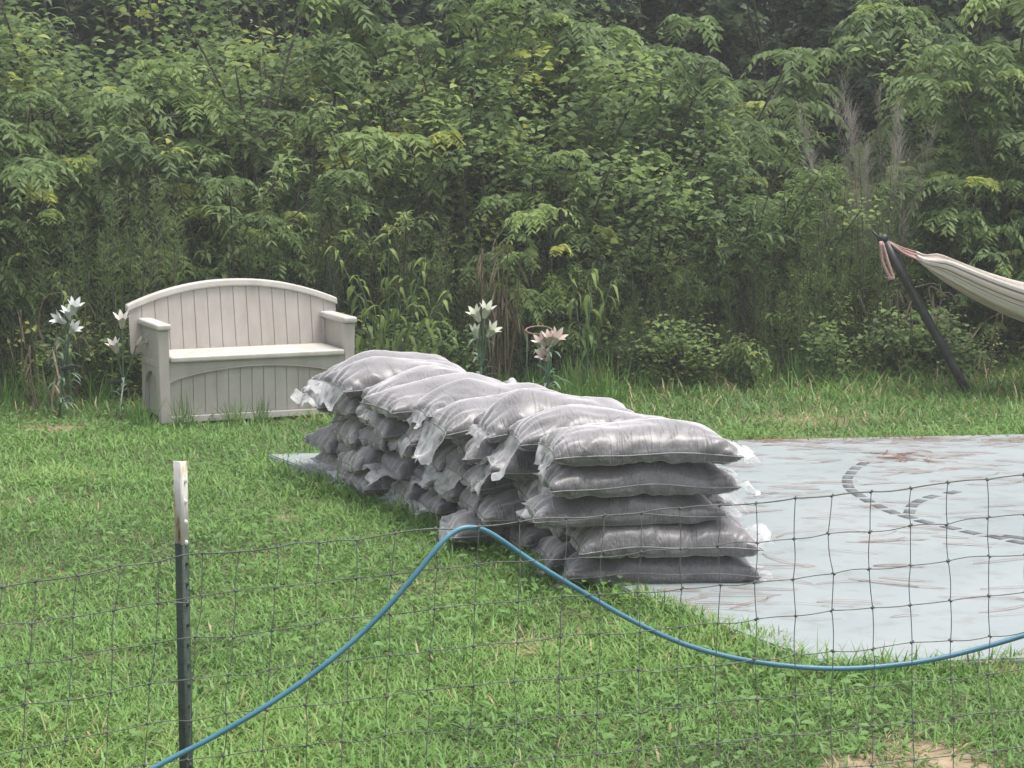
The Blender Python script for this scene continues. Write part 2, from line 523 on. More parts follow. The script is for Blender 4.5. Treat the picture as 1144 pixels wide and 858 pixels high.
# painted dashes on the slab
def crop1(x, y): return (900 + x / 4.689, 480 + y / 4.689)
dash_a = [(300, 180), (262, 203), (240, 227), (222, 250), (218, 273), (225, 298), (245, 322), (280, 345), (325, 373), (385, 403), (450, 432),
          (535, 458), (620, 484), (760, 515), (865, 540), (1000, 565), (1110, 590), (1240, 612), (1370, 632)]
dash_b = [(770, 330), (660, 353), (595, 376), (560, 398), (545, 430)]
dash_c = [(1085, 563), (1190, 576), (1300, 588)]
for path in (dash_a, dash_b, dash_c):
    P = [at(*crop1(*p), SLAB_H) for p in path]
    for k, p in enumerate(P):
        t = (P[min(k + 1, len(P) - 1)] - P[max(k - 1, 0)]).normalized()
        s = Vector((-t.y, t.x, 0))
        a, b = .052, .031
        c = [p + t * a + s * b, p - t * a + s * b, p - t * a - s * b, p + t * a - s * b]
        V = [(q.x, q.y, SLAB_H + .003) for q in c] + [(q.x, q.y, SLAB_H - .01) for q in c]
        Q = [[0, 1, 2, 3], [0, 4, 5, 1], [1, 5, 6, 2], [2, 6, 7, 3], [3, 7, 4, 0]]
        link('painted_dash', mesh_np('painted_dash', V, Q), M['dash'], slab)

# pine needles lying on the slab
rs = np.random.RandomState(11)
mb = MB()
def needle_bunch(c, ang, n, L):
    for q in range(n):
        a0 = ang + rs.normal(0, .12); l = L * rs.uniform(.7, 1.1); curv = rs.normal(0, .5)
        st = np.array([c[0] + rs.normal(0, .012), c[1] + rs.normal(0, .012)])
        m = 5; w = rs.uniform(.0018, .0040)
        P = []
        for t in np.linspace(0, 1, m):
            aa = a0 + curv * (t - .5)
            st = st + (np.array([math.cos(aa), math.sin(aa)]) * l / (m - 1) if t > 0 else 0)
            P.append([st[0], st[1], SLAB_H + .004 + .006 * math.sin(t * 3.1)])
        P = np.array(P)
        ta = np.gradient(P[:, :2], axis=0); ta /= np.linalg.norm(ta, axis=1, keepdims=True)
        sd_ = np.stack([-ta[:, 1], ta[:, 0], np.zeros(m)], 1) * w
        V = np.vstack([P - sd_, P + sd_])
        Qd = [[k, k + 1, m + k + 1, m + k] for k in range(m - 1)]
        mb.add(V, Qd)
for k in range(850):
    u, v = rs.rand(), rs.rand() ** 2.6
    y_ = 14.2 - v * 5.2
    x_ = .2 + rs.rand() * 5.4 if rs.rand() < .8 else -1.4 + 2.5 * rs.rand()
    if in_poly(np.array([x_]), np.array([y_]), slab_poly)[0]:
        needle_bunch((x_, y_), rs.normal(0, .38) + (math.pi if rs.rand() < .5 else 0), rs.randint(1, 3), rs.uniform(.16, .42))
pc = at(988, 511, SLAB_H)
for k in range(20): needle_bunch((pc.x + rs.normal(0, .13), pc.y + rs.normal(0, .09)), rs.normal(0, .5), 3, .2)
o = mb.build('pine_needles', M['needle'], smooth=False)
tag(o, 'reddish brown dry pine needles scattered on the pale concrete', 'pine needles', kind='stuff')

# ------------------------------------------------------------------ bench
def build_bench():
    A = at(180, 474)
    W, rz = 1.45, math.radians(23.5)
    root = empty('storage_bench', A, rz)
    tag(root, 'beige plastic storage bench with arched slatted back beside the weeds', 'bench')
    tr, bd, lo = M['bench_trim'], M['bench'], M['bench_lower']
    AW = .072
    def P(name, me, mat, par=root): return link(name, me, mat, par)
    lean = lambda co: (co[0], co[1] + max(0, co[2] - .46) * .16, co[2])
    DEP = .56
    for s, x0 in ((0, 0.0), (1, W - AW)):
        x1 = x0 + AW
        arm = P('arm', prism_mesh('arm', [(x0, 0), (x1, 0), (x1, .665), (x0 - (.012 if s == 0 else -.0), .665)] if s == 0 else
                                  [(x0, 0), (x1, 0), (x1 + .012, .665), (x0, .665)], 0, .07, .008), bd)
        P('rear_post', box_mesh('rear_post', x0 + .004, x1 - .004, DEP - .06, DEP, 0, .66, .006), bd, arm)
        xo0, xo1 = (x0 + .014, x0 + .05) if s == 0 else (x1 - .05, x1 - .014)
        # upper side panel, rail, arched lower frame, recessed slats
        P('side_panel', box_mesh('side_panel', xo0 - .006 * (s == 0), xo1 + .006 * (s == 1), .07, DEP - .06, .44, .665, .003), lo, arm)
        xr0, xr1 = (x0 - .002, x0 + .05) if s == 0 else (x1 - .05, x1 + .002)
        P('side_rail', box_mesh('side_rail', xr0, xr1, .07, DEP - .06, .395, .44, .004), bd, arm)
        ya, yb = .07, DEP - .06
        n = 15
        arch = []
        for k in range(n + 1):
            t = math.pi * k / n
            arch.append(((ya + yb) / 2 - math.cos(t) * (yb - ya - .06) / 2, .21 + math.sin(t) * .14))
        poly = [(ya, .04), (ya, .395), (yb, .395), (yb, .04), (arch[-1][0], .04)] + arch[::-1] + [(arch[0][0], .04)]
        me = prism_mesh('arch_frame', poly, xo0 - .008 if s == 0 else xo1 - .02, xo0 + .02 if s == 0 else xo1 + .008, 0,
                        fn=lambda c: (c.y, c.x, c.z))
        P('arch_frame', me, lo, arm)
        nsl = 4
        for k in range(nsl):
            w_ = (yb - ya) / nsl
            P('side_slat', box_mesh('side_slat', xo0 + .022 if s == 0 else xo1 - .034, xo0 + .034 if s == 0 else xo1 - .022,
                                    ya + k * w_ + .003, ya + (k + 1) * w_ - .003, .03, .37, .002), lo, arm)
        P('armrest', box_mesh('armrest', x0 - .024 if s == 0 else x0 - .012, x1 + .012 if s == 0 else x1 + .024, -.024, DEP - .02, .666, .712, .016,
                              seg=4), tr)
    # seat lid
    P('seat_lid', box_mesh('seat_lid', AW + .004, W - AW - .004, -.022, .47, .435, .478, .014, seg=4), tr)
    P('seat_tray', box_mesh('seat_tray', AW + .004, W - AW - .004, .47, .50, .44, .470, .004), bd)
    # front: arched apron, recessed boards, base rail
    n = 28
    xs = [AW + (W - 2 * AW) * k / n for k in range(n + 1)]
    za = lambda x: .30 + .095 * (1 - ((x - W / 2) / (W / 2 - AW)) ** 2) ** .8 if abs((x - W / 2) / (W / 2 - AW)) < 1 else .30
    poly = [(xs[0], .434)] + [(x, za(x)) for x in xs] + [(xs[-1], .434)]
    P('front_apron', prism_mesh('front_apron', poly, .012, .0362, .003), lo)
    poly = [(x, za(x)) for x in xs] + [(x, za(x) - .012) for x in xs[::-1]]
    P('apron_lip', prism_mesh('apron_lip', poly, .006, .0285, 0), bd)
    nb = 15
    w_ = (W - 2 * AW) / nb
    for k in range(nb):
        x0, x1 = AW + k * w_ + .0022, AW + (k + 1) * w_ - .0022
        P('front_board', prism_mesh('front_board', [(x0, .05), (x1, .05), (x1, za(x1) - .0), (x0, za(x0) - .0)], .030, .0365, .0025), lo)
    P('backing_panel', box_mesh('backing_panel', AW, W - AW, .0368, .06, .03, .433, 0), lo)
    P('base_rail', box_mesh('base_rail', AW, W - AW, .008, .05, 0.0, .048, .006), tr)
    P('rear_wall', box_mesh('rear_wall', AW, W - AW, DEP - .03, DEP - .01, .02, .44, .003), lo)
    # arched back
    xb0, xb1 = -.035, W + .035 - .09
    xb0, xb1 = -.10, W + .06
    cx, hw = (xb0 + xb1) / 2, (xb1 - xb0) / 2
    zt = lambda x: .765 + .165 * (1 - min(1, abs((x - cx) / hw)) ** 2.1)
    nb = 16
    w_ = (xb1 - xb0 - .02) / nb
    for k in range(nb):
        x0, x1 = xb0 + .01 + k * w_ + .002, xb0 + .01 + (k + 1) * w_ - .002
        xm = (x0 + x1) / 2
        P('back_board', prism_mesh('back_board', [(x0, .462), (x1, .462), (x1, zt(x1) - .008), (xm, zt(xm) - .008), (x0, zt(x0) - .008)], .499, .5055, .0025, fn=lean), bd)
    xs = [xb0 + (xb1 - xb0) * k / 30 for k in range(31)]
    poly = [(x, zt(x) - .01) for x in xs] + [(x, zt(x) + .042) for x in xs[::-1]]
    P('top_rail', prism_mesh('top_rail', poly, .478, .552, .012, fn=lean, seg=3), tr)
    pb = [(x, .45) for x in (xs[0] + .02, xs[-1] - .02)] + [(x, zt(x) - .02) for x in xs[::-1] if xs[0] + .02 <= x <= xs[-1] - .02]
    P('back_shell', prism_mesh('back_shell', pb, .506, .54, 0, fn=lean), bd)
    return root


build_bench()

# ------------------------------------------------------------------ mulch bags
def sim_bag(seed, nu=57, nv=31, L=0.90, W=0.50, vol=0.046, frames=80, ceil=0.150):
    """inflate a two-sheet plastic bag on a floor: position-based cloth, gives real seam puckers"""
    rs = np.random.RandomState(seed)
    T = np.arange(nu * nv).reshape(nu, nv)
    B = T.copy(); B[1:-1, 1:-1] = nu * nv + np.arange((nu - 2) * (nv - 2)).reshape(nu - 2, nv - 2)
    N = nu * nv + (nu - 2) * (nv - 2)
    X = np.zeros((N, 3))
    gx, gy = np.meshgrid(np.linspace(-L / 2, L / 2, nu), np.linspace(-W / 2, W / 2, nv), indexing='ij')
    for G, s in ((B, -1), (T, 1)):
        X[G.ravel(), 0] = gx.ravel(); X[G.ravel(), 1] = gy.ravel()
        X[G.ravel(), 2] = (.08 + s * .04 * (1 - (2 * gx / L) ** 2) * (1 - (2 * gy / W) ** 2)).ravel()
    X += rs.normal(0, .003, X.shape)
    groups = []
    hu, hv = L / (nu - 1), W / (nv - 1); hd = math.hypot(hu, hv)
    for G in (T, B):
        for p in (0, 1):
            for a, b, l in ((G[p:-1:2, :], G[p + 1::2, :], hu), (G[:, p:-1:2], G[:, p + 1::2], hv),
                            (G[p:-1:2, :-1], G[p + 1::2, 1:], hd), (G[p:-1:2, 1:], G[p + 1::2, :-1], hd)):
                groups.append((a.ravel(), b.ravel(), l))
    q = []
    for G, f in ((T, 0), (B, 1)):
        Q = np.stack([G[:-1, :-1].ravel(), G[1:, :-1].ravel(), G[1:, 1:].ravel(), G[:-1, 1:].ravel()], 1)
        q.append(Q if not f else Q[:, ::-1])
    Q = np.concatenate(q)
    Vv = np.zeros_like(X); dt = 1 / 60.
    lump = rs.uniform(.75, 1.25, (7, 5))
    for fr in range(frames):
        d1 = X[Q[:, 2]] - X[Q[:, 0]]; d2 = X[Q[:, 3]] - X[Q[:, 1]]
        n = np.cross(d1, d2) * .5
        c = X[Q].mean(1)
        vol_now = (c * n).sum() / 3
        pr = np.clip((vol - vol_now) / vol, -.3, 1) * 900 + 500 * np.clip(.17 - c[:, 2], 0, .2) * min(fr / 40, 1)
        li = np.clip(((c[:, 0] / L + .5) * 7).astype(int), 0, 6); lj = np.clip(((c[:, 1] / W + .5) * 5).astype(int), 0, 4)
        pr = pr * lump[li, lj]
        F = np.zeros_like(X)
        for k in range(4):
            for ax in range(3):
                F[:, ax] += np.bincount(Q[:, k], (pr * n[:, ax]) / 4, N)
        a = F * 90; a[:, 2] -= 2
        Vv = (Vv + a * dt) * .93
        sp = np.linalg.norm(Vv, axis=1, keepdims=True); Vv *= np.minimum(1, 1.5 / np.maximum(sp, 1e-6))
        Xo = X.copy(); X = X + Vv * dt
        for it in range(9):
            for (i_, j_, l) in groups:
                d = X[j_] - X[i_]; ln = np.sqrt((d * d).sum(1)) + 1e-9
                cf = .5 * (ln - l) / ln; cf *= np.where(ln < l, .6, 1.0)
                d *= cf[:, None]
                X[i_] += d; X[j_] -= d
        X[:, 2] = np.clip(X[:, 2], 0, ceil)
        Vv = (X - Xo) / dt
    # creases running in from the seams
    nr = np.zeros_like(X)
    d1 = X[Q[:, 2]] - X[Q[:, 0]]; d2 = X[Q[:, 3]] - X[Q[:, 1]]; n = np.cross(d1, d2)
    for k in range(4): np.add.at(nr, Q[:, k], n)
    nr /= np.linalg.norm(nr, axis=1, keepdims=True) + 1e-9
    for G, sg in ((T, 0), (B, 40)):
        uu, vv = (gx / L + .5), (gy / W + .5)
        ev = np.minimum(vv, 1 - vv) * W; eu = np.minimum(uu, 1 - uu) * L
        side = (vv > .5) * 17.3
        fold = (vnoise(uu * 24 + 3 * np.sin(vv * 5 + seed) + sg + seed * 9, side + vv * 2.0 + seed, 71) - .5) * np.exp(-ev / .11) * np.clip(ev / .02, 0, 1)
        fold += (vnoise(vv * 13 + sg + seed * 5, uu * 5 + seed + (uu > .5) * 9, 72) - .5) * np.exp(-eu / .12) * np.clip(eu / .02, 0, 1) * 1.3
        fold += (vnoise(uu * 7 + vv * 5 + seed * 3 + sg, vv * 4 - uu * 3 + seed, 73) - .5) * .55 * np.clip(ev / .05, 0, 1) * np.clip(eu / .05, 0, 1)
        inner = G[1:-1, 1:-1].ravel()
        X[inner] += nr[inner] * (fold[1:-1, 1:-1].ravel() * .030)[:, None]
    X[:, 2] = np.maximum(X[:, 2], 0)
    c = X.mean(0); X[:, 0] -= c[0]; X[:, 1] -= c[1]
    uv = np.zeros((N, 2))
    for G in (T, B):
        uv[G.ravel(), 0] = (gx / L + .5).ravel(); uv[G.ravel(), 1] = (gy / L + .5).ravel()
    return X, T, B, Q, uv


BAGS = [sim_bag(s, vol=v) for s, v in ((1, .052), (2, .049), (3, .054), (4, .050), (5, .051))]

HX0, HY0, HR = -3.0, 8.5, .02
HN = (300, 320)
H = np.full(HN, SLAB_H)
def box_blur(A, r):
    for ax in (0, 1):
        c = np.cumsum(np.pad(A, [(r + 1, r) if k == ax else (0, 0) for k in (0, 1)], mode='edge'), axis=ax)
        n = A.shape[ax]
        hi = np.take(c, np.arange(2 * r + 1, 2 * r + 1 + n), axis=ax)
        lo = np.take(c, np.arange(0, n), axis=ax)
        A = (hi - lo) / (2 * r + 1)
    return A
def hcell(x, y):
    return (np.clip(((x - HX0) / HR).astype(int), 1, HN[0] - 2), np.clip(((y - HY0) / HR).astype(int), 1, HN[1] - 2))
def hsample(A, x, y):
    fx, fy = (x - HX0) / HR - .5, (y - HY0) / HR - .5
    ix, iy = np.clip(fx.astype(int), 0, HN[0] - 2), np.clip(fy.astype(int), 0, HN[1] - 2)
    tx, ty = np.clip(fx - ix, 0, 1), np.clip(fy - iy, 0, 1)
    return (A[ix, iy] * (1 - tx) + A[ix + 1, iy] * tx) * (1 - ty) + (A[ix, iy + 1] * (1 - tx) + A[ix + 1, iy + 1] * tx) * ty


ordinal = ['nearest', 'second', 'third', 'fourth', 'fifth', 'sixth', 'seventh', 'eighth', 'ninth', 'tenth']
layer_name = ['bottom layer', 'second layer up', 'middle layer', 'fourth layer up', 'top layer']
stack_a, stack_b = at(668, 658), at(352, 527)
row = (stack_b - stack_a).normalized()
row_len = (stack_b - stack_a).length
NCOL = 10
pitch = row_len / NCOL
rs = np.random.RandomState(5)
near_dx = [-.02, -.02, -.20, -.14, -.13]
near_dy = [-.02, -.02, .02, 0.0, .0]
flap_mesh_count = 0
for lay in range(5):
    newH = H.copy()
    for k in range(NCOL):
        X, T, B, Q, uv = BAGS[rs.randint(len(BAGS))]
        X = X.copy()
        fx_, fy_ = rs.choice([-1, 1]), rs.choice([-1, 1])
        X[:, 0] *= fx_; X[:, 1] *= fy_
        Qm = Q if fx_ * fy_ > 0 else Q[:, ::-1]
        t = k / (NCOL - 1)
        yaw = math.radians(5 + 19 * t) + rs.normal(0, .085) * (0.3 if k == 0 else 1)
        ax = Vector((math.cos(yaw), math.sin(yaw), 0))
        stag = (.5 + k + (.28 if lay % 2 else 0)) * pitch if k else .5 * pitch
        Lp = stack_a + row * (stag + rs.normal(0, .02))
        off = near_dx[lay] if k == 0 else rs.normal(0, .07) + (.015 if lay == 0 else 0) - (.03 if lay == 4 else 0)
        c = Lp + ax * (.40 + off) + Vector((0, near_dy[lay] if k == 0 else 0, 0))
        sc_ = rs.uniform(.95, 1.03)
        X[:, :2] *= sc_
        X[:, 2] *= rs.uniform(1.0, 1.13)
        roll_, pit_ = rs.normal(0, .04) * (k > 0) * (.5 if lay == 4 else 1), rs.normal(0, .02) * (k > 0)
        # pinch of the left end and a lazy bend
        xl = X[:, 0] / .42
        X[:, 1] += .02 * rs.normal() * xl ** 2 * np.sign(xl)
        X[:, 2] += .012 * np.sin(X[:, 0] * rs.uniform(9, 16) + rs.uniform(0, 6)) * np.clip(X[:, 2] / .1, 0, 1)
        ca, sa = math.cos(yaw), math.sin(yaw)
        wx = c.x + X[:, 0] * ca - X[:, 1] * sa
        wy = c.y + X[:, 0] * sa + X[:, 1] * ca
        core = (abs(X[:, 0]) < .33) & (abs(X[:, 1]) < .17)
        ci = hcell(wx[core], wy[core])
        med = np.percentile(H[ci], 70)
        S = np.clip(H, med - (0 if lay == 0 else .012 if k == 0 else .04), med + .02)
        S = box_blur(box_blur(S, 4), 4)
        base = hsample(S, wx, wy)
        z = X[:, 2] + base - (.010 if lay else 0) + (X[:, 1] * roll_ + X[:, 0] * pit_) * (1 if lay else .3)
        z = np.maximum(z, SLAB_H + .001 + (0 if lay == 0 else .0))
        # flaps: loose clear film beyond the end seams
        root = empty('mulch_bag', (c.x, c.y, float(z.min())), 0)
        PV = np.stack([wx - c.x, wy - c.y, z - z.min()], 1)
        where = ordinal[k] + (' bag' if k == 0 else ' from the near end')
        if k == NCOL - 1: where = 'farthest, nearest the bench'
        lab = 'grey plastic mulch bag in the %s, %s' % (layer_name[lay], where)
        tag(root, lab, 'mulch bag', 'mulch bags stacked on the concrete pad')
        sack = link('sack', mesh_np('sack', PV, Qm, uv=uv, smooth=True), M['bag'], root)
        # seam along the whole edge
        ring = np.concatenate([T[:, 0], T[-1, 1:], T[-2::-1, -1], T[0, -2:0:-1]])
        RP = PV[ring]
        cen = PV.mean(0)
        out = RP - cen; out[:, 2] = 0; out /= np.linalg.norm(out, axis=1, keepdims=True)
        m = MB()
        m.tube(np.vstack([RP, RP[:1]]) + np.vstack([out, out[:1]]) * .001, .0032, 5)
        m.build('seam', M['seam'], root)
        # end flaps
        for end in (0, 1):
            minus = (end == 0)
            gi = 0 if (fx_ > 0) == minus else -1
            if minus and rs.rand() < .55: continue
            if not minus and not (k < 4 or lay == 4): continue
            bw = RP if False else PV[T[gi, :]]
            d_out = np.array([-ca, -sa, 0]) if minus else np.array([ca, sa, 0])
            nvv = len(bw); nr = 7
            ext = (rs.uniform(.03, .09) if rs.rand() < .6 or k == 0 else rs.uniform(.10, .18)) if minus else rs.uniform(.08, .15)
            ss = np.linspace(0, 1, nvv)
            prof = .55 + .6 * vnoise(ss * 5 + rs.uniform(0, 90), ss * 0 + rs.uniform(0, 90), 3)
            rows = []
            up0 = rs.uniform(-1.0, .5)
            sh = rs.uniform(0, 90)
            gather = rs.uniform(.0, .6)
            mid = bw.mean(0)
            for q in range(nr):
                tt = q / (nr - 1)
                fold = (vnoise(ss * 9 + sh, ss * 0 + tt * 2.2 + sh, 8) - .5) * 2
                fold2 = (vnoise(ss * 4 + sh, ss * 0 + tt * 3 + sh, 9) - .5) * 2
                e = ext * prof * tt
                pnt = bw + d_out * (e * (1 - .25 * abs(fold2)))[:, None]
                pnt = pnt + (mid - bw) * (gather * tt)
                pnt[:, 2] += (fold * .035 + fold2 * .03) * tt + up0 * ext * math.sin(tt * 1.8) - .05 * tt * tt
                pnt += np.array([-sa, ca, 0]) * (fold2 * .03 * tt)[:, None]
                rows.append(pnt)
            FV = np.concatenate(rows)
            FV[:, 2] = np.maximum(FV[:, 2], (SLAB_H + .004 - z.min()) if not minus else (.01 - z.min()))
            ii, jj = np.meshgrid(np.arange(nr - 1), np.arange(nvv - 1), indexing='ij')
            FQ = np.stack([ii * nvv + jj, ii * nvv + jj + 1, (ii + 1) * nvv + jj + 1, (ii + 1) * nvv + jj], -1).reshape(-1, 4)
            link('end_flap', mesh_np('end_flap', FV, FQ, smooth=False), M['film'], root)
        # update the height of the pile
        ci = hcell(wx, wy)
        np.maximum.at(newH, ci, z)
    # close pin holes
    E = newH.copy()
    for dx in (-1, 0, 1):
        for dy in (-1, 0, 1):
            E = np.maximum(E, np.roll(np.roll(newH, dx, 0), dy, 1))
    H = np.where(newH > H + .02, newH, np.where(E > H + .02, E - .01, H))

# ------------------------------------------------------------------ fence, post, hose
top_px = np.array([-500, 0, 205, 400, 560, 700, 840, 1000, 1144, 1700])
top_py = np.array([745, 656, 623, 601, 584, 573, 561, 546, 532, 480])
vert_px = [3, 40, 87, 134, 180, 227, 268, 310, 356, 398, 441, 487, 535, 582, 630, 674, 717, 760, 802, 845, 888, 928, 972, 1016, 1059, 1103, 1144]
vert_px = [3 - 45 * k for k in range(10, 0, -1)] + vert_px + [1144 + 43 * k for k in range(1, 11)]
rs = np.random.RandomState(21)
NROW = 11
def fence_pt(px, r, jx=0, jy=0):
    """point of the fence: px along the top wire, r rows down"""
    py = np.interp(px, top_px, top_py)
    Y = 5.30 + .42 * px / 1144
    p = at_y(px, py, Y)
    lean = np.interp(px, [0, 300, 560, 800, 1144], [-.10, -.075, -.035, 0.0, .03])
    dz = .1045 * r
    return np.array([p.x + lean * dz + jx, p.y - .10 * dz, p.z - dz + jy])
jit = {(i_, r): (rs.normal(0, .0035), rs.normal(0, .003)) for i_ in range(len(vert_px)) for r in range(NROW)}
fence = empty('wire_fence', (0, 5.5, 0))
tag(fence, 'woven wire mesh fence with square openings across the foreground', 'fence')
off = np.array([0, 5.5, 0])
knots = MB()
node = {}
for i_, px in enumerate(vert_px):
    for r in range(NROW):
        jx, jy = jit[(i_, r)]
        node[(i_, r)] = fence_pt(px, r, jx * (0.6 if r == 0 else 1), jy) - off
def wavy(P, n=6, amp=.003, ax=0):
    P = np.array(P); out_ = []
    for a, b in zip(P[:-1], P[1:]):
        w = rs.normal(0, amp)
        for t in np.linspace(0, 1, n, endpoint=False):
            p = a * (1 - t) + b * t
            p[ax] += w * math.sin(t * math.pi)
            out_.append(p)
    out_.append(P[-1])
    return np.array(out_)
for r in range(NROW):
    m = MB()
    m.tube(wavy([node[(i_, r)] for i_ in range(len(vert_px))], 4, .003, 2), .0019 if r == 0 else .0014, 5)
    m.build('horizontal_wire', M['wire'], fence)
for i_ in range(len(vert_px)):
    m = MB()
    m.tube(wavy([node[(i_, r)] for r in range(NROW)], 5, .0025, 0), .0013, 5)
    m.build('vertical_wire', M['wire'], fence)
    for r in range(NROW):
        p = node[(i_, r)]
        a = np.array([.0055, 0, rs.normal(0, .002)])
        knots.tube([p - a, p + a], .0026, 5)
        a = np.array([rs.normal(0, .002), 0, .005])
        knots.tube([p - a, p + a], .0024, 5)
ko = knots.build('wire_knots', M['wire'], fence)
tag(ko, kind='stuff')

# T-post
pt_top = at_y(219, 517, 5.385)
pt_low = at_y(217, 858, 5.375)
dirp = (pt_low - pt_top).normalized()
pg = pt_top + dirp * (pt_top.z / -dirp.z)
post = empty('fence_post', pg, math.radians(70))
tag(post, 'dark green steel fence post with flaking white painted top', 'post')
def tsection(l0, l1, mat, name, grow=0.0):
    f, th, st = .0155 + grow, .0028 + grow, .027
    sec = [(-f, -th), (f, -th), (f, th), (th, th), (th, st), (-th, st), (-th, th), (-f, th)]
    up = -dirp
    V = []
    for l in (l0, l1):
        c = up * l
        V += [(c.x + x, c.y + y, c.z) for x, y in sec]
    n = 8
    Q = [[k, (k + 1) % n, n + (k + 1) % n, n + k] for k in range(n)]
    me = mesh_np(name, V, Q)
    bm = bmesh.new(); bm.from_mesh(me); bm.verts.ensure_lookup_table()
    bm.faces.new([bm.verts[k] for k in range(n)][::-1]); bm.faces.new([bm.verts[n + k] for k in range(n)])
    bmesh.ops.recalc_face_normals(bm, faces=bm.faces)
    bm.to_mesh(me); bm.free()
    return link(name, me, mat, post)
plen = (pt_top - pg).length
shaft = tsection(-.15, plen - .212, M['post_green'], 'shaft')
tsection(plen - .2119, plen, M['post_white'], 'painted_tip', .0002)
up = -dirp
for k in range(24):
    l = plen - .05 - k * .053
    if l < .03: break
    c = up * l
    m = MB()
    sx = .0045
    V = [(c.x - sx, c.y - .0028, c.z - .007), (c.x + sx, c.y - .0028, c.z - .007), (c.x + sx, c.y - .0028, c.z + .007), (c.x - sx, c.y - .0028, c.z + .007),
         (c.x - sx * .7, c.y - .008, c.z - .004), (c.x + sx * .7, c.y - .008, c.z - .004), (c.x + sx * .7, c.y - .008, c.z + .004), (c.x - sx * .7, c.y - .008, c.z + .004)]
    m.add(V, [[4, 5, 6, 7], [0, 1, 5, 4], [1, 2, 6, 5], [2, 3, 7, 6], [3, 0, 4, 7]])
    m.build('stud', M['post_white'] if l > plen - .212 else M['post_green'], post, smooth=False)
m = MB()
tw = Matrix.Rotation(-math.radians(70), 3, 'Z') @ (at_y(204, 672, 5.37) - pg)
m.tube([(tw.x - .03, tw.y + .02, tw.z + .004), (tw.x - .021, tw.y - .004, tw.z + .002), (tw.x, tw.y - .014, tw.z - .003), (tw.x + .021, tw.y - .004, tw.z), (tw.x + .03, tw.y + .02, tw.z + .004)], .0019, 6)
m.build('tie_wire', M['wire'], post)

# hose draped over the fence
hp = [(60, 935, -.07), (120, 893, -.06), (172, 858, -.05), (235, 825, -.045), (300, 787, -.04), (360, 745, -.04), (415, 697, -.035), (460, 647, -.03), (490, 610, -.022), (505, 596, -.01),
      (520, 589.5, 0), (537, 591, .012), (555, 600, .018), (590, 624, .02), (640, 655, .022), (700, 690, .022), (760, 718, .022), (820, 735, .022), (880, 744, .022), (940, 747, .022),
      (1000, 743, .022), (1060, 733, .022), (1144, 710, .022), (1230, 680, .022), (1320, 640, .022)]
def fence_y(px, py):
    return 5.30 + .42 * px / 1144 - .10 * max(0, (py - float(np.interp(px, top_px, top_py))) / 443)
HP = np.array([at_y(px, py, fence_y(px, py) + o_) for px, py, o_ in hp])
def catmull(P, n=8):
    out_ = []
    for k in range(len(P) - 1):
        p0, p1, p2, p3 = P[max(k - 1, 0)], P[k], P[k + 1], P[min(k + 2, len(P) - 1)]
        for t in np.linspace(0, 1, n, endpoint=False):
            out_.append(.5 * ((2 * p1) + (-p0 + p2) * t + (2 * p0 - 5 * p1 + 4 * p2 - p3) * t * t + (-p0 + 3 * p1 - 3 * p2 + p3) * t ** 3))
    out_.append(P[-1]); return np.array(out_)
tail = np.array([(HP[0][0] - .35, HP[0][1] - .05, HP[0][2] - .22), (HP[0][0] - .75, HP[0][1] - .08, .03), (HP[0][0] - 1.3, HP[0][1] + .0, .02)])[::-1]
HP = np.vstack([tail, HP])
m = MB(); m.tube(catmull(HP, 6), .0070, 10)
tag(m.build('garden_hose', M['hose']), 'blue garden hose draped over the top of the wire fence', 'hose')

# ------------------------------------------------------------------ hammock on its stand
HB = at(1082, 440)
YH = HB.y
pt = at_y(987, 268, YH)
cxm = 4.6
def mirror(p): return Vector((2 * cxm - p.x, p.y, p.z))
hs = empty('hammock_stand', (HB.x, HB.y, 0))
tag(hs, 'black steel hammock stand pole leaning out of the grass', 'hammock stand')
for s in (0, 1):
    a, b = (HB, pt) if s == 0 else (mirror(HB), mirror(pt))
    m = MB()
    a2 = a + (a - b).normalized() * .06
    pts = [np.array(a2.lerp(b, t)) - np.array([HB.x, HB.y, 0]) for t in np.linspace(0, 1, 6)]
    m.tube(pts, .036, 14)
    pole = m.build('pole', M['pole'], hs)
    m = MB()
    e = np.array(b) - np.array([HB.x, HB.y, 0]); d_ = np.array((b - a).normalized())
    m.tube([e - d_ * .01, e + d_ * .035], .042, 14)
    m.build('end_cap', M['pole'], pole)
    m = MB()
    sg = -1 if s == 0 else 1
    m.tube([e + np.array([0, 0, -.01]), e + np.array([sg * .05, 0, .03]), e + np.array([sg * .085, 0, .065])], .011, 6)
    m.build('hook', M['pole'], pole)
m = MB()
e0 = np.array([0, 0, -.035]); e1 = np.array(mirror(HB) - HB) + e0
m.tube([e0 + (e1 - e0) * t for t in np.linspace(0, 1, 6)], .034, 12)
m.build('base_beam', M['pole'], hs)
for q in (e0, e1):
    m = MB(); m.tube([q + np.array([0, -.5, -.005]), q + np.array([0, .5, -.005])], .03, 10)
    m.build('foot_bar', M['pole'], hs)

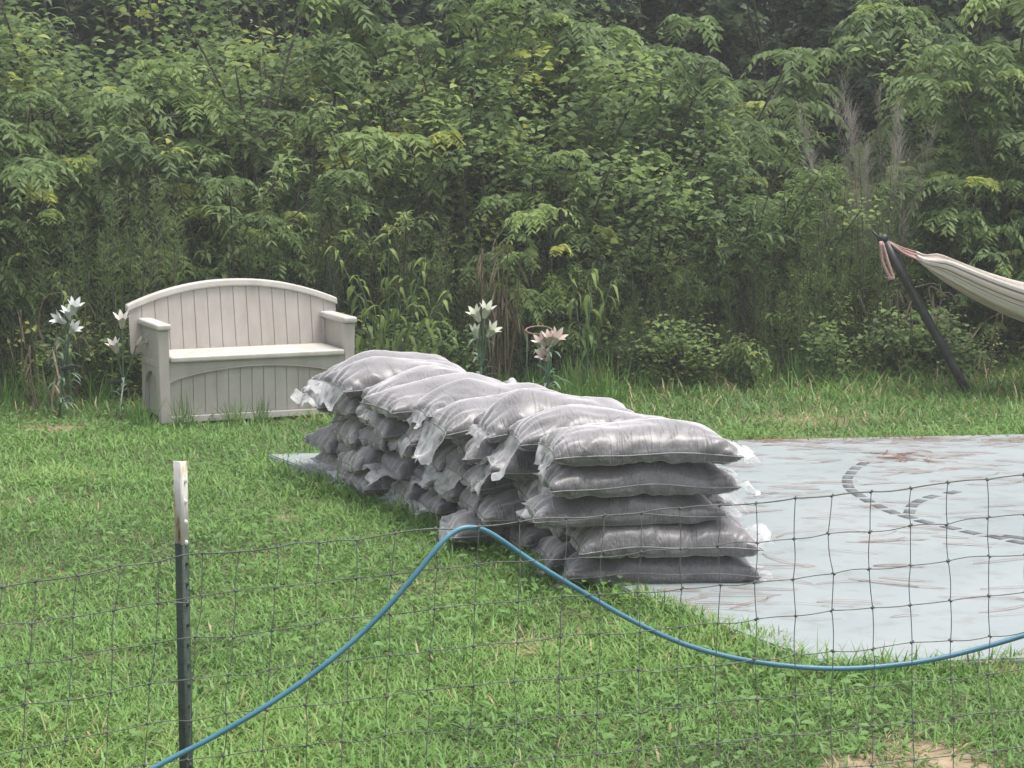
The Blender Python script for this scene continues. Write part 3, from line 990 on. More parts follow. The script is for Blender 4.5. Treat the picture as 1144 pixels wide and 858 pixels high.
Pa, Pb = pt + Vector((.02, -.0, .0)), mirror(pt) + Vector((-.02, 0, 0))
hm = empty('hammock', ((Pa.x + Pb.x) / 2, YH, 0))
tag(hm, 'cream and pink striped cloth hammock hanging from the black pole', 'hammock')
ho = np.array([(Pa.x + Pb.x) / 2, YH, 0])
span = Pb.x - Pa.x
NU, NV = 60, 41
us = np.linspace(.072, .928, NU); vs_ = np.linspace(-1, 1, NV)
V = np.zeros((NU, NV, 3)); UV = np.zeros((NU, NV, 2))
rs = np.random.RandomState(3)
pleat = rs.normal(0, 1, NV)
for a, u in enumerate(us):
    c = 4 * u * (1 - u)
    zc = pt.z - .04 - .722 * c ** 1.19
    g = (c - .15) / .85
    g = max(0, g)
    wid = .025 + .40 * g ** .75            # half spread
    dep = .012 + .31 * g ** .56             # depth of the bag of cloth
    gath = .35 + .65 * float(smoothstep(0, .07, min(u, 1 - u) - .072))
    dep *= gath; wid *= gath
    zc += .35 * (1 - gath) * .1
    for b, v in enumerate(vs_):
        yy = wid * math.sin(v * 1.35) / math.sin(1.35)
        zz = zc + .02 + dep * (abs(v) ** 2.0) * .95 + .02 * v
        pl_ = pleat[b] * .010 * (1 - g * .75)
        V[a, b] = (Pa.x + u * span, YH + yy * .9 + pl_, zz + pl_ * .8)
        UV[a, b] = (u, (v + 1) / 2)
V = V.reshape(-1, 3) - ho
i, j = np.meshgrid(np.arange(NU - 1), np.arange(NV - 1), indexing='ij')
Qh = np.stack([i * NV + j, (i + 1) * NV + j, (i + 1) * NV + j + 1, i * NV + j + 1], -1).reshape(-1, 4)
body = link('fabric', mesh_np('fabric', V, Qh, uv=UV.reshape(-1, 2), smooth=True), M['hammock'], hm)
md = body.modifiers.new('thick', 'SOLIDIFY'); md.thickness = .006
V3 = V.reshape(NU, NV, 3)
for s in (0, 1):
    row_ = V3[0] if s == 0 else V3[-1]
    apex = np.array(Pa if s == 0 else Pb) - ho
    for b in range(0, NV, 3):
        m = MB()
        pm = (apex + row_[b]) / 2 + np.array([0, rs.normal(0, .006), -.012 + rs.normal(0, .006)])
        m.tube(catmull(np.array([apex, pm, row_[b]]), 4), .0055, 5)
        m.build('cord', M['cord'], hm)
# strap loop hanging from the pole top
m = MB()
q0, q1, q2 = [np.array(at_y(*p, YH - .05)) - ho for p in ((985, 273), (989, 293), (995, 311))]
for dx in (-.018, .022):
    m.tube(catmull(np.array([q0 + [0, .04, .012], q0 + [dx * .4, 0, 0], q1 + [dx, 0, 0], q2 + [dx * .6 + .01, 0, 0]]), 6), .013, 6)
m.tube([q2 + [-.02, 0, 0], q2 + [.03, 0, .004]], .016, 6)
m.build('strap_loop', M['cord'], hm)

# ------------------------------------------------------------------ lily lights
def petal_mesh(L, W, curl):
    n, w = 6, 3
    V = []
    for k in range(n + 1):
        t = k / n
        r = .012 + L * (.16 * t + .55 * max(0, t - .35) ** 1.5 * 1.4 * curl)
        z = L * (t - .28 * curl * max(0, t - .55) ** 1.4 * 2.2)
        hwid = W * (math.sin(math.pi * min(1, .12 + t * .88)) ** .8) * (1 if t < .98 else .08) + .001
        for s in (-1, 0, 1):
            V.append((r - abs(s) * .10 * hwid, s * hwid, z + abs(s) * .05 * hwid))
    Q = [[k * w + s, k * w + s + 1, (k + 1) * w + s + 1, (k + 1) * w + s] for k in range(n) for s in range(w - 1)]
    return mesh_np('petal', V, Q, smooth=True)
def lily(name, base_px, flowers, label, mat, panel=None, stake=False, leaves=10, D=None, seed=0, ring=None, leaf_h=.45):
    rs = np.random.RandomState(seed)
    b = at(*base_px) if D is None else Vector((at_y(base_px[0], base_px[1], D).x, D, 0))
    root = empty(name, b)
    tag(root, label, 'lily', 'lily lights in the flower bed')
    Y = b.y
    pms = [petal_mesh(.125, .019, .55), petal_mesh(.122, .017, .3)]
    fork = Vector((0, 0, 0))
    zs = []
    heads = []
    for (px, py, tx, tz, cl, sc_) in flowers:
        p = at_y(px, py, Y - .03 + rs.uniform(-.06, .06)) - b
        heads.append((p, Vector((tx, -.45, tz)).normalized(), cl, sc_))
        zs.append(p.z)
    fz = max(.2, min(zs) - .26)
    lean_x = sum(h[0].x for h in heads) / len(heads) * .5
    m = MB()
    m.tube([(0, 0, -.02), (lean_x * .4, 0, fz * .5), (lean_x, 0, fz)], .0055 if stake else .009, 6)
    m.build('stake' if stake else 'stem', M['stake'] if stake else M['stem'], root)
    for p, dr, cl, sc_ in heads:
        tail_ = p - dr * .055
        m = MB()
        m.tube(catmull(np.array([(lean_x, 0, fz), np.array(tail_) * .5 + np.array([lean_x, 0, fz]) * .5 + np.array([0, 0, -.02]), np.array(tail_), np.array(p)]), 5), .006, 6)
        st_ = m.build('flower_stem', M['stem'], root)
        fl = bpy.data.objects.new('flower', None)
        COL.objects.link(fl); fl.parent = root; fl.location = tail_
        fl.rotation_euler = dr.to_track_quat('Z', 'X').to_euler()
        fl.scale = (sc_,) * 3
        for k in range(6):
            pe = link('petal', pms[0 if cl else 1], mat, fl)
            pe.rotation_euler = (0, 0, k * math.pi / 3 + .2)
            pe.scale = (1, 1, 1 if k % 2 else .96)
    for k in range(leaves):
        a = rs.uniform(0, 6.28); z0 = rs.uniform(.05, leaf_h); L = rs.uniform(.14, .26)
        n = 6; V = []
        for q in range(n + 1):
            t = q / n
            w = .012 * math.sin(math.pi * (t * .93 + .05)) + .0006
            x = L * t * .8; z = z0 + L * (.75 * t - .75 * t * t)
            for s in (-1, 1):
                V.append((math.cos(a) * x - math.sin(a) * s * w + lean_x * z0 / fz * .8, math.sin(a) * x + math.cos(a) * s * w, z))
        Q = [[q * 2, q * 2 + 1, q * 2 + 3, q * 2 + 2] for q in range(n)]
        link('leaf', mesh_np('leaf', V, Q, smooth=True), M['flower_leaf'], root)
    if panel:
        p = at_y(*panel, Y - .03) - b
        me = box_mesh('solar_panel', -.045, .045, -.035, .035, -.012, .012, .004, fn=lambda c: (c[0] + p.x, c[1] + p.y, c[2] + p.z + c[0] * .15))
        link('solar_panel', me, M['solar'], root)
    return root
lily('lily_light', (66, 463), [(66.5, 357, -.5, .35, 1, 1), (77, 350, -.15, .9, 1, 1), (83, 344, .35, .9, 1, 1.1), (82, 368, .5, .55, 1, 1)],
     'white lily cluster on a leafy green stem, left of the bench', M['petal_white'], panel=(76, 411), leaves=30, seed=1, leaf_h=.55)
lily('lily_light', (134, 466), [(136, 359, .05, .95, 1, 1.1), (128, 387, -.25, .95, 1, 1), (158, 381, .75, .6, 0, 1)],
     'white and dark pink lily on a white stake beside the bench arm', M['petal_red'], panel=(131, 426), stake=True, leaves=6, seed=2, leaf_h=.3)
lily('lily_light', (536, 466), [(532, 352, -.4, .9, 1, 1.05), (543, 348, .25, .95, 1, 1.1), (531, 370, -.1, .9, 0, .9), (549, 370, .55, .75, 1, 1.05)],
     'cream white lily cluster showing above the far end of the bags', M['petal_cream'], D=15.2, leaves=20, seed=3, leaf_h=.62)
lily('lily_light', (610, 466), [(604, 382, -.5, .8, 1, .95), (621, 379, .35, .6, 1, 1.15), (613, 378, .0, .95, 1, .95), (608, 398, -.2, .35, 1, 1.05)],
     'pink lily cluster with pale petal edges behind the bags', M['petal_pink'], D=15.2, leaves=22, seed=4, leaf_h=.55)
# copper ring plant support
rb = Vector((at_y(600, 466, 15.45).x, 15.45, 0))
rp = empty('plant_support', rb)
tag(rp, 'rusty wire ring plant support beside the pink lily', 'plant support')
rc = np.array(at_y(602, 369, 15.45) - rb)
m = MB()
m.tube([rc + np.array([math.cos(a) * .095, math.sin(a) * .095, math.sin(a) * .02]) for a in np.linspace(0, 2 * math.pi, 25)], .006, 6)
m.build('ring', M['copper'], rp)
for a in (0.6, 2.7, 4.8):
    m = MB(); e = rc + np.array([math.cos(a) * .095, math.sin(a) * .095, 0])
    m.tube([e, (e[0], e[1], -.03)], .003, 5)
    m.build('leg', M['stem'], rp)

# ------------------------------------------------------------------ leaves and plants
def leaf_batch(P, A, Nn, L, W, droop, tint, prof=(0.06, .75, 1.0, .62, .05), fold=.25):
    """N folded, arching leaves; P base points, A axis, Nn rough normal"""
    P, A, Nn = (np.asarray(v, float) for v in (P, A, Nn))
    n = len(P)
    A = A / (np.linalg.norm(A, axis=1, keepdims=True) + 1e-9)
    S = np.cross(A, Nn); S /= np.linalg.norm(S, axis=1, keepdims=True) + 1e-9
    Nn = np.cross(S, A)
    k = len(prof)
    t = np.linspace(0, 1, k)
    L = np.broadcast_to(L, n)[:, None, None]; W = np.broadcast_to(W, n)[:, None, None]; dr = np.broadcast_to(droop, n)[:, None, None]
    tt = t[None, :, None]
    axis = P[:, None] + A[:, None] * (tt * L * (1 - .25 * dr * tt)) + np.array([0, 0, -1.0]) * (dr * L * tt ** 2 * .7)
    pw = np.asarray(prof)[None, :, None] * W * .5
    up_ = Nn[:, None] * (pw * fold)
    if k > 3:
        l, c, r = axis - S[:, None] * pw + up_, axis, axis + S[:, None] * pw + up_
        V = np.stack([l, c, r], 2).reshape(-1, 3)                    # n*k*3
        kk = np.arange(k - 1)
        q = np.concatenate([np.stack([kk * 3, kk * 3 + 1, kk * 3 + 4, kk * 3 + 3], 1), np.stack([kk * 3 + 1, kk * 3 + 2, kk * 3 + 5, kk * 3 + 4], 1)])
        m = 3 * k
    else:
        V = np.stack([axis - S[:, None] * pw, axis + S[:, None] * pw], 2).reshape(-1, 3)
        kk = np.arange(k - 1)
        q = np.stack([kk * 2, kk * 2 + 1, kk * 2 + 3, kk * 2 + 2], 1)
        m = 2 * k
    Q = (np.arange(n)[:, None, None] * m + q[None]).reshape(-1, 4)
    return V, Q, np.repeat(np.broadcast_to(tint, n), m)


class Leaves:
    def __init__(s): s.V, s.Q, s.t, s.n = [], [], [], 0
    def add(s, V, Q, t):
        s.V.append(V); s.Q.append(Q + s.n); s.t.append(t); s.n += len(V)
    def mesh(s, name):
        return mesh_np(name, np.concatenate(s.V), np.concatenate(s.Q), attrs={'tint': np.concatenate(s.t)}, smooth=False)


def stems(rs, n, H, spread, base_r=.08, low=.25):
    """skeleton: list of (polyline) stems with side twigs; returns polylines and tips (pos, dir)"""
    lines, tips = [], []
    for k in range(n):
        a = rs.uniform(0, 6.28); r = spread * math.sqrt(rs.uniform(.02, 1)); h = H * rs.uniform(.62, 1.0) * (1 - .25 * (r / max(spread, .01)))
        b = np.array([math.cos(a), math.sin(a), 0]) * base_r * rs.rand()
        tip = np.array([math.cos(a) * r, math.sin(a) * r, h])
        mid = b * .4 + tip * .6 + np.array([rs.normal(0, .06), rs.normal(0, .06), h * .08]); mid[:2] *= .75
        line = catmull(np.array([b, b * .6 + mid * .4 + rs.normal(0, .03, 3), mid, tip]), 4)
        lines.append((line, .007 + .003 * H))
        tips.append((line[-1], line[-1] - line[-3]))
        ntw = rs.randint(5, 9)
        for q in range(ntw):
            t = rs.uniform(low, .97); p = line[int(t * (len(line) - 1))]
            aa = rs.uniform(0, 6.28); l = H * rs.uniform(.10, .24) * (1.25 - t * .6)
            d = np.array([math.cos(aa), math.sin(aa), rs.uniform(.1, .8)]); d /= np.linalg.norm(d)
            e = p + d * l
            tw = np.array([p, p + d * l * .5 + [0, 0, .03], e])
            lines.append((tw, .004))
            tips.append((e, d))
            if rs.rand() < .5: tips.append((tw[1], d + np.array([0, 0, .4])))
    return lines, tips


def trunk_mesh(lines, name='trunk'):
    m = MB()
    for ln, r in lines:
        m.tube(ln, np.linspace(r, r * .35, len(ln)), 4)
    V = np.concatenate(m.V)
    return mesh_np(name, V, np.concatenate(m.Q), np.concatenate(m.T), smooth=True)


def pinnate_plant(seed, H=2.4, spread=.8, n=5, ll=.34, npair=8, lw=.030, llf=.078, young=.25, per=9):
    rs = np.random.RandomState(seed)
    lines, tips = stems(rs, n, H, spread)
    LV = Leaves()
    P, A, Nn, Ls, Ti = [], [], [], [], []
    for p, d in tips:
        yg = rs.rand() < young and p[2] > H * .45
        base_t = rs.uniform(.62, .95) if yg else rs.uniform(.12, .58)
        for q in range(rs.randint(per - 2, per + 2)):
            a = rs.uniform(0, 6.28)
            d0 = np.array([math.cos(a), math.sin(a), rs.uniform(.0, .8) + (.5 if yg else 0)]) + .4 * d / (np.linalg.norm(d) + 1e-9)
            d0 /= np.linalg.norm(d0)
            L = ll * rs.uniform(.6, 1.15) * (.6 if yg else 1)
            side = np.cross(d0, [0, 0, 1.0]); side /= np.linalg.norm(side) + 1e-9
            for k in range(1, npair + 1):
                t = k / npair
                pos = p + d0 * L * t * (1 - .2 * t) + np.array([0, 0, -1]) * L * .65 * t * t
                tang = d0 + np.array([0, 0, -1]) * .9 * t
                for s in (-1, 1):
                    P.append(pos); A.append(side * s + tang * rs.uniform(.3, .8) + np.array([0, 0, rs.uniform(-.75, -.1)]))
                    Nn.append(np.cross(side, tang) * 1.0 + rs.normal(0, .4, 3))
                    Ls.append(llf * (1 - .45 * abs(t - .45)) * rs.uniform(.85, 1.15) * (.75 if yg else 1)); Ti.append(base_t + rs.normal(0, .05))
    P = np.array(P); Ls = np.array(Ls)
    LV.add(*leaf_batch(P, A, Nn, Ls, Ls * lw / .085 * 1.05, .25, np.array(Ti), prof=(.25, 1, .12), fold=0))
    return LV.mesh('crown'), trunk_mesh(lines)


def lance_plant(seed, H=2.4, spread=.7, n=5, L=.15, W=.036, young=.25, per=13, drp=.75):
    rs = np.random.RandomState(seed)
    lines, tips = stems(rs, n, H, spread)
    LV = Leaves(); P, A, Nn, Ls, Ti, Dr = [], [], [], [], [], []
    for p, d in tips:
        d = d / (np.linalg.norm(d) + 1e-9)
        yg = rs.rand() < young and p[2] > H * .5
        bt = rs.uniform(.7, 1) if yg else rs.uniform(.1, .55)
        tl = rs.uniform(.15, .32)
        for q in range(rs.randint(per - 3, per + 4)):
            t = q / per
            pos = p - d * tl * (1 - t)
            a = q * 2.4 + rs.uniform(-.3, .3)
            dd = np.array([math.cos(a), math.sin(a), rs.uniform(-.1, .55)]) + d * .35
            P.append(pos); A.append(dd); Nn.append([rs.normal(0, .2), rs.normal(0, .2), 1])
            Ls.append(L * rs.uniform(.7, 1.15) * (.75 if (yg and t > .6) else 1)); Ti.append(bt * (.7 + .3 * t) + rs.normal(0, .05)); Dr.append(drp * rs.uniform(.5, 1.3))
    Ls = np.array(Ls)
    LV.add(*leaf_batch(P, A, Nn, Ls, Ls * W / L, np.array(Dr), np.array(Ti)))
    return LV.mesh('crown'), trunk_mesh(lines)


def broad_plant(seed, H=2.2, spread=.9, n=7, L=.06, W=.036, per=42, young=.15, low=.05):
    rs = np.random.RandomState(seed)
    lines, tips = stems(rs, n, H, spread, low=low)
    P, A, Nn, Ls, Ti = [], [], [], [], []
    for p, d in tips:
        bt = rs.uniform(.65, .9) if rs.rand() < young else rs.uniform(.08, .55)
        for q in range(per):
            pos = p + rs.normal(0, .085, 3)
            dd = rs.normal(0, 1, 3); dd[2] = abs(dd[2]) * .3 - .15
            P.append(pos); A.append(dd); Nn.append([rs.normal(0, .5), rs.normal(0, .5), 1]); Ls.append(L * rs.uniform(.6, 1.25)); Ti.append(bt + rs.normal(0, .07))
    Ls = np.array(Ls)
    LV = Leaves()
    LV.add(*leaf_batch(P, A, Nn, Ls, Ls * W / L, .35, np.array(Ti), prof=(.1, 1.0, .75, .06), fold=.2))
    return LV.mesh('crown'), trunk_mesh(lines)


def feather_plant(seed, H=1.5, spread=.32, n=14, per=170, bl=.085, bw=.005):
    rs = np.random.RandomState(seed)
    lines = []; P, A, Nn, Ls, Ti = [], [], [], [], []
    for k in range(n):
        a = rs.uniform(0, 6.28); r = spread * math.sqrt(rs.rand()); h = H * rs.uniform(.6, 1)
        b = np.array([math.cos(a) * r, math.sin(a) * r, 0]); tip = b * 1.35 + np.array([rs.normal(0, .08), rs.normal(0, .08), h])
        ln = catmull(np.array([b, b * .5 + tip * .5 + rs.normal(0, .03, 3), tip]), 5)
        lines.append((ln, .006))
        bt = rs.uniform(.2, .8)
        t = rs.uniform(.12, 1.0, per)
        idx = t * (len(ln) - 1); i0 = np.clip(idx.astype(int), 0, len(ln) - 2); fr = (idx - i0)[:, None]
        pos = ln[i0] * (1 - fr) + ln[i0 + 1] * fr
        aa = rs.uniform(0, 6.28, per)
        dd = np.stack([np.cos(aa), np.sin(aa), rs.uniform(.3, 1.6, per)], 1)
        rad = (1.05 - t) ** .6
        pos = pos + dd * (rs.uniform(0, .09, per) * rad)[:, None]
        P.append(pos); A.append(dd); Nn.append(rs.normal(0, 1, (per, 3))); Ls.append(bl * rs.uniform(.5, 1.3, per) * (.5 + .5 * rad)); Ti.append(bt + rs.normal(0, .1, per) + .2 * t)
    Ls = np.concatenate(Ls)
    LV = Leaves()
    LV.add(*leaf_batch(np.concatenate(P), np.concatenate(A), np.concatenate(Nn), Ls, bw, .3, np.concatenate(Ti), prof=(.6, 1, .2), fold=0))
    return LV.mesh('crown'), trunk_mesh(lines)


def tuft_mesh(seed, n=60, H=.5, spread=.12, w=.007, lean=.5, tint=(.2, .6), droop=.7):
    rs = np.random.RandomState(seed)
    a = rs.uniform(0, 6.28, n); r = spread * np.sqrt(rs.rand(n))
    P = np.stack([np.cos(a) * r, np.sin(a) * r, np.full(n, -.01)], 1)
    b = rs.uniform(0, 6.28, n)
    l = rs.uniform(.05, lean, n)
    A = np.stack([np.cos(b) * l, np.sin(b) * l, np.ones(n)], 1)
    LV = Leaves()
    LV.add(*leaf_batch(P, A, rs.normal(0, 1, (n, 3)) * [1, 1, .1], H * rs.uniform(.5, 1.1, n), w, droop * rs.uniform(.3, 1.2, n) * l / lean, rs.uniform(*tint, n), prof=(.7, 1, .8, .1), fold=.1))
    return LV.mesh('blades')


def plant_thing(name, variants, k, loc, rz, s, label, cat, group, mats, sz=1.0):
    cr, tr = variants[k % len(variants)]
    root = empty(name, loc, rz)
    root.scale = (s, s, s * sz)
    tag(root, label, cat, group)
    c = link('crown', cr, mats[0], root)
    if mats[0] is not cr.materials[0]:
        c.material_slots[0].link = 'OBJECT'; c.material_slots[0].material = mats[0]
    if tr is not None: link('trunk', tr, mats[1], root)
    return root


PIN = [pinnate_plant(s, H=h, spread=sp, n=n) for s, h, sp, n in ((1, 2.5, .85, 6), (2, 2.7, .75, 6), (3, 2.2, .95, 6), (4, 3.0, .8, 6))]
LAN = [lance_plant(s, H=h, spread=sp, n=n) for s, h, sp, n in ((5, 2.6, .8, 7), (6, 2.4, .7, 6))]
BRO = [broad_plant(s, H=h, spread=sp, n=8) for s, h, sp in ((7, 2.3, .9), (8, 2.0, 1.0), (9, 2.6, .85))]
FEA = [feather_plant(s, H=h) for s, h in ((10, 1.5), (11, 1.8), (12, 1.3))]
LOW = [broad_plant(s, H=.7, spread=.5, n=9, L=.06, W=.04, per=14) for s in (13, 14)]
WEED = [lance_plant(s, H=.75, spread=.3, n=6, L=.13, W=.03, per=10, drp=.9) for s in (15, 16)]
TREE = [broad_plant(s, H=6.5, spread=1.9, n=12, L=.16, W=.10, per=60, young=.05, low=.08) for s in (17, 18)]

def front_y(x):
    return float(np.interp(x, [-9, -4, -2.5, -.5, 2, 5, 10], [16.2, 16.6, 17.0, 17.3, 17.6, 18.0, 18.2]))
def gz_at(y): return float(smoothstep(18.5, 27, y) * .5) - .02

rs = np.random.RandomState(77)
# humid summer air: thin, even haze
hz = box_mesh('haze', -60, 60, -12, 60, -1.2, 14, 0)
hm_, nt_, N_, L_, P_ = new_mat('humid_air')
N_.remove(P_)
pv = N_.new('ShaderNodeVolumePrincipled')
pv.inputs['Color'].default_value = (.93, .96, .95, 1)
pv.inputs['Density'].default_value = .0023
L_.new(pv.outputs[0], N_['Material Output'].inputs['Volume'])
tag(link('haze', hz, hm_), 'thin humid haze in the air over the yard', kind='stuff')
GP = 'shrubs of the overgrown bank behind the yard'
lf, bk_ = M['leaf'], M['bark']
def put(kind, px, D, s, label, name, cat='shrub', group=None, sz=1.0, rz=None, var=None, mat=None):
    V = {'pin': PIN, 'lan': LAN, 'bro': BRO, 'fea': FEA, 'low': LOW, 'weed': WEED, 'tree': TREE}[kind]
    mm = mat or {'pin': lf, 'lan': lf, 'bro': lf, 'fea': M['fennel'], 'low': lf, 'weed': M['leaf'], 'tree': M['leaf_dark']}[kind]
    X = (px - PW / 2) / FPX * D
    k = rs.randint(10) if var is None else var
    me = V[k % len(V)]
    return plant_thing(name, V, k, (X, D, gz_at(D)), rs.uniform(0, 6.28) if rz is None else rz, s, label, cat, group, (mm, bk_), sz)

# plants the photograph lets one tell apart
put('lan', 252, 17.4, 1.15, 'dark drooping long-leaved tree standing behind the bench top left', 'drooping_leaf_tree', 'tree', sz=1.08, var=0, rz=1.0)
put('lan', 835, 17.9, 1.0, 'long-leaved small tree with pale tips right of the picture middle', 'drooping_leaf_tree', 'tree', var=0, rz=4.0, mat=M['leaf_bright'])
put('lan', 900, 18.0, .95, 'long-leaved small tree with curling leaves beside the dry plume', 'drooping_leaf_tree', 'tree', var=1, rz=2.2, mat=M['leaf_bright'])
put('lan', 600, 18.0, .95, 'slender long-leaved sapling above the dead stalks', 'drooping_leaf_tree', 'tree', var=1, rz=0.3)
put('lan', 655, 17.35, .55, 'low sapling with drooping long leaves right of the dead stalks', 'leafy_sapling', 'sapling', var=1, rz=5.0)
put('weed', 1010, 17.45, .9, 'small leafy weed at the lawn edge left of the hammock pole', 'leafy_weed', 'weed')
put('weed', 835, 17.0, .8, 'low leafy weed at the edge of the bank beyond the slab', 'leafy_weed', 'weed')
put('pin', 1130, 18.3, .72, 'yellow-green compound-leaved shrub above the hammock', 'compound_leaf_shrub', var=0)
put('pin', 1105, 19.2, 1.15, 'tall compound-leaved shrub filling the upper right corner', 'compound_leaf_shrub', var=3)
put('pin', 30, 17.3, 1.1, 'tall compound-leaved shrub with light shoots in the upper left corner', 'compound_leaf_shrub', var=1)

# bright sapling beside the bench: every leaf by itself
def leafy_sapling(px, D, H, label, stem_px, seed, mat, nl=13, L=.18, W=.04):
    rs = np.random.RandomState(seed)
    b = Vector(((px - PW / 2) / FPX * D, D, -.01))
    root = empty('leafy_sapling', b)
    tag(root, label, 'sapling')
    lm = [Leaves() for _ in range(4)]
    mes = []
    for q, l in enumerate(lm):
        l.add(*leaf_batch([[0, 0, 0]], [[1, 0, .25]], [[0, 0, 1]], L * (.8 + .12 * q), W * (.85 + .1 * q), .75 + .25 * q, np.array([.25 + .18 * q])))
        mes.append(l.mesh('leaf'))
    for tx, tz in stem_px:
        m = MB()
        tip = np.array([tx, rs.normal(0, .06), tz])
        ln = catmull(np.array([[tx * .1, 0, 0], [tx * .45, rs.normal(0, .03), tz * .55], tip]), 8)
        m.tube(ln, np.linspace(.009, .003, len(ln)), 5)
        stem = m.build('stem', M['stem'], root)
        for k in range(nl):
            t = .38 + .62 * k / (nl - 1)
            p = ln[int(t * (len(ln) - 1))]
            a = k * 2.4 + rs.uniform(-.4, .4)
            o = link('leaf', mes[min(3, int(t * 3.2 + rs.uniform(-.5, .8)))], mat, stem)
            o.location = p; o.rotation_euler = (rs.normal(0, .2), rs.uniform(-.15, .45) - .5 * (t > .9), a)
            s_ = rs.uniform(.75, 1.1) * (1.0 if t < .85 else .75)
            o.scale = (s_,) * 3
leafy_sapling(432, 16.5, 1.3, 'bright green long-leaved sapling between the bench and the cream lily',
              [(-.40, 1.18), (-.22, .95), (.02, 1.27), (.12, .95), (.30, 1.08), (.48, .84), (-.05, .72), (.40, .60), (.25, .74), (-.3, .66), (.55, .52)], 4, M['leaf_bright'])
leafy_sapling(655, 16.9, 1.0, 'dangling long-leaved weed right of the dead stalks', [(-.12, .93), (.05, .98), (.2, .88), (.02, .75)], 9, M['leaf_bright'], 12, .19, .036)
leafy_sapling(1008, 17.3, .5, 'small bright leafy seedling left of the hammock pole', [(-.08, .36), (.06, .42), (.16, .30)], 12, M['leaf_bright'], 9, .14, .045)
leafy_sapling(75, 16.0, .9, 'thin yellow-green shoot above the white lily', [(-.06, 1.02), (.0, .84)], 15, M['leaf_bright'], 8, .12, .03)

# dead stalks
def stalk_clump(px, D, n, H, label, name, seed, spread=.16, blades=70, fan=.3):
    rs = np.random.RandomState(seed)
    root = empty(name, ((px - PW / 2) / FPX * D, D, -.01))
    tag(root, label, 'dead plant')
    for k in range(n):
        a = rs.uniform(0, 6.28)
        b = np.array([math.cos(a), math.sin(a), 0]) * spread * rs.rand()
        tip = b * (1 + fan) + np.array([rs.normal(0, fan * .3), rs.normal(0, fan * .3), H * rs.uniform(.6, 1)])
        ln = catmull(np.array([b, (b + tip) / 2 + rs.normal(0, .03, 3), tip, tip + rs.normal(0, .08, 3) + [0, 0, -.08]]), 4)
        m = MB(); m.tube(ln, np.linspace(.007, .003, len(ln)), 4)
        me = m.build('stalk', M['dry'], root)
    if blades:
        a = rs.uniform(0, 6.28, blades); r = spread * 1.2 * np.sqrt(rs.rand(blades))
        P = np.stack([np.cos(a) * r, np.sin(a) * r, rs.uniform(.2, .95, blades) * H], 1)
        A = np.stack([rs.normal(0, .35, blades), rs.normal(0, .35, blades), -np.ones(blades)], 1)
        L = Leaves(); L.add(*leaf_batch(P, A, rs.normal(0, 1, (blades, 3)), rs.uniform(.12, .3, blades), .018, .2, rs.uniform(.1, .9, blades)))
        o = link('withered_leaves', L.mesh('withered_leaves'), M['dry'], root)
        o['kind'] = 'stuff'
stalk_clump(556, 17.0, 14, 1.2, 'clump of brown dead stalks hanging behind the cream lily', 'dead_stalks', 3, .15, 80)
stalk_clump(48, 15.9, 5, .6, 'withered brown stalks left of the white lily', 'dead_stalks', 5, .1, 24)
stalk_clump(30, 16.2, 6, 1.0, 'thin tan grass stalks at the left edge of the bank', 'dead_stalks', 6, .4, 8)
stalk_clump(1050, 17.7, 12, .85, 'reddish brown dead stems under the hammock', 'dead_stalks', 8, .5, 30)

def twig_bush(px, D, z0, z1, w, n, label, seed, tint=(.3, .9), sub=22):
    rs = np.random.RandomState(seed)
    root = empty('dry_twig_bush', ((px - PW / 2) / FPX * D, D, gz_at(D)))
    tag(root, label, 'dry bush')
    mt = MB()
    P, A, Ls = [], [], []
    for k in range(n):
        b = np.array([rs.normal(0, .06), rs.normal(0, .06), 0])
        tip = np.array([rs.normal(0, w), rs.normal(0, w), rs.uniform(z0 + .3 * (z1 - z0), z1)])
        ln = catmull(np.array([b, b * .5 + tip * .5 + rs.normal(0, .04, 3), tip]), 6)
        mt.tube(ln, np.linspace(.004, .0012, len(ln)), 4)
        for q in range(sub):
            t = rs.uniform(max(.05, z0 / z1), 1.0) * (len(ln) - 1.001); f_ = t - int(t); p = ln[int(t)] * (1 - f_) + ln[int(t) + 1] * f_
            a = rs.uniform(0, 6.28); sl = rs.uniform(.15, .75)
            P.append(p + rs.normal(0, .012, 3)); A.append([math.cos(a) * sl, math.sin(a) * sl, 1]); Ls.append(rs.uniform(.08, .26))
    mt.build('stems', M['plume'], root)
    L = Leaves(); L.add(*leaf_batch(P, A, rs.normal(0, 1, (len(P), 3)), np.array(Ls), .0022, .15, rs.uniform(*tint, len(P)), prof=(1, .8, .3), fold=0))
    link('twigs', L.mesh('twigs'), M['plume'], root)['kind'] = 'stuff'
twig_bush(978, 18.1, 1.35, 2.45, .26, 20, 'pinkish grey dry seed plume bush left of the dark woods gap', 2, sub=110)
twig_bush(172, 17.0, .9, 2.15, .22, 7, 'bare pale branching twigs standing left above the bench', 4, sub=8)
twig_bush(385, 17.5, .9, 1.3, .2, 12, 'small dry brown twigs above the bright sapling', 6, sub=20)

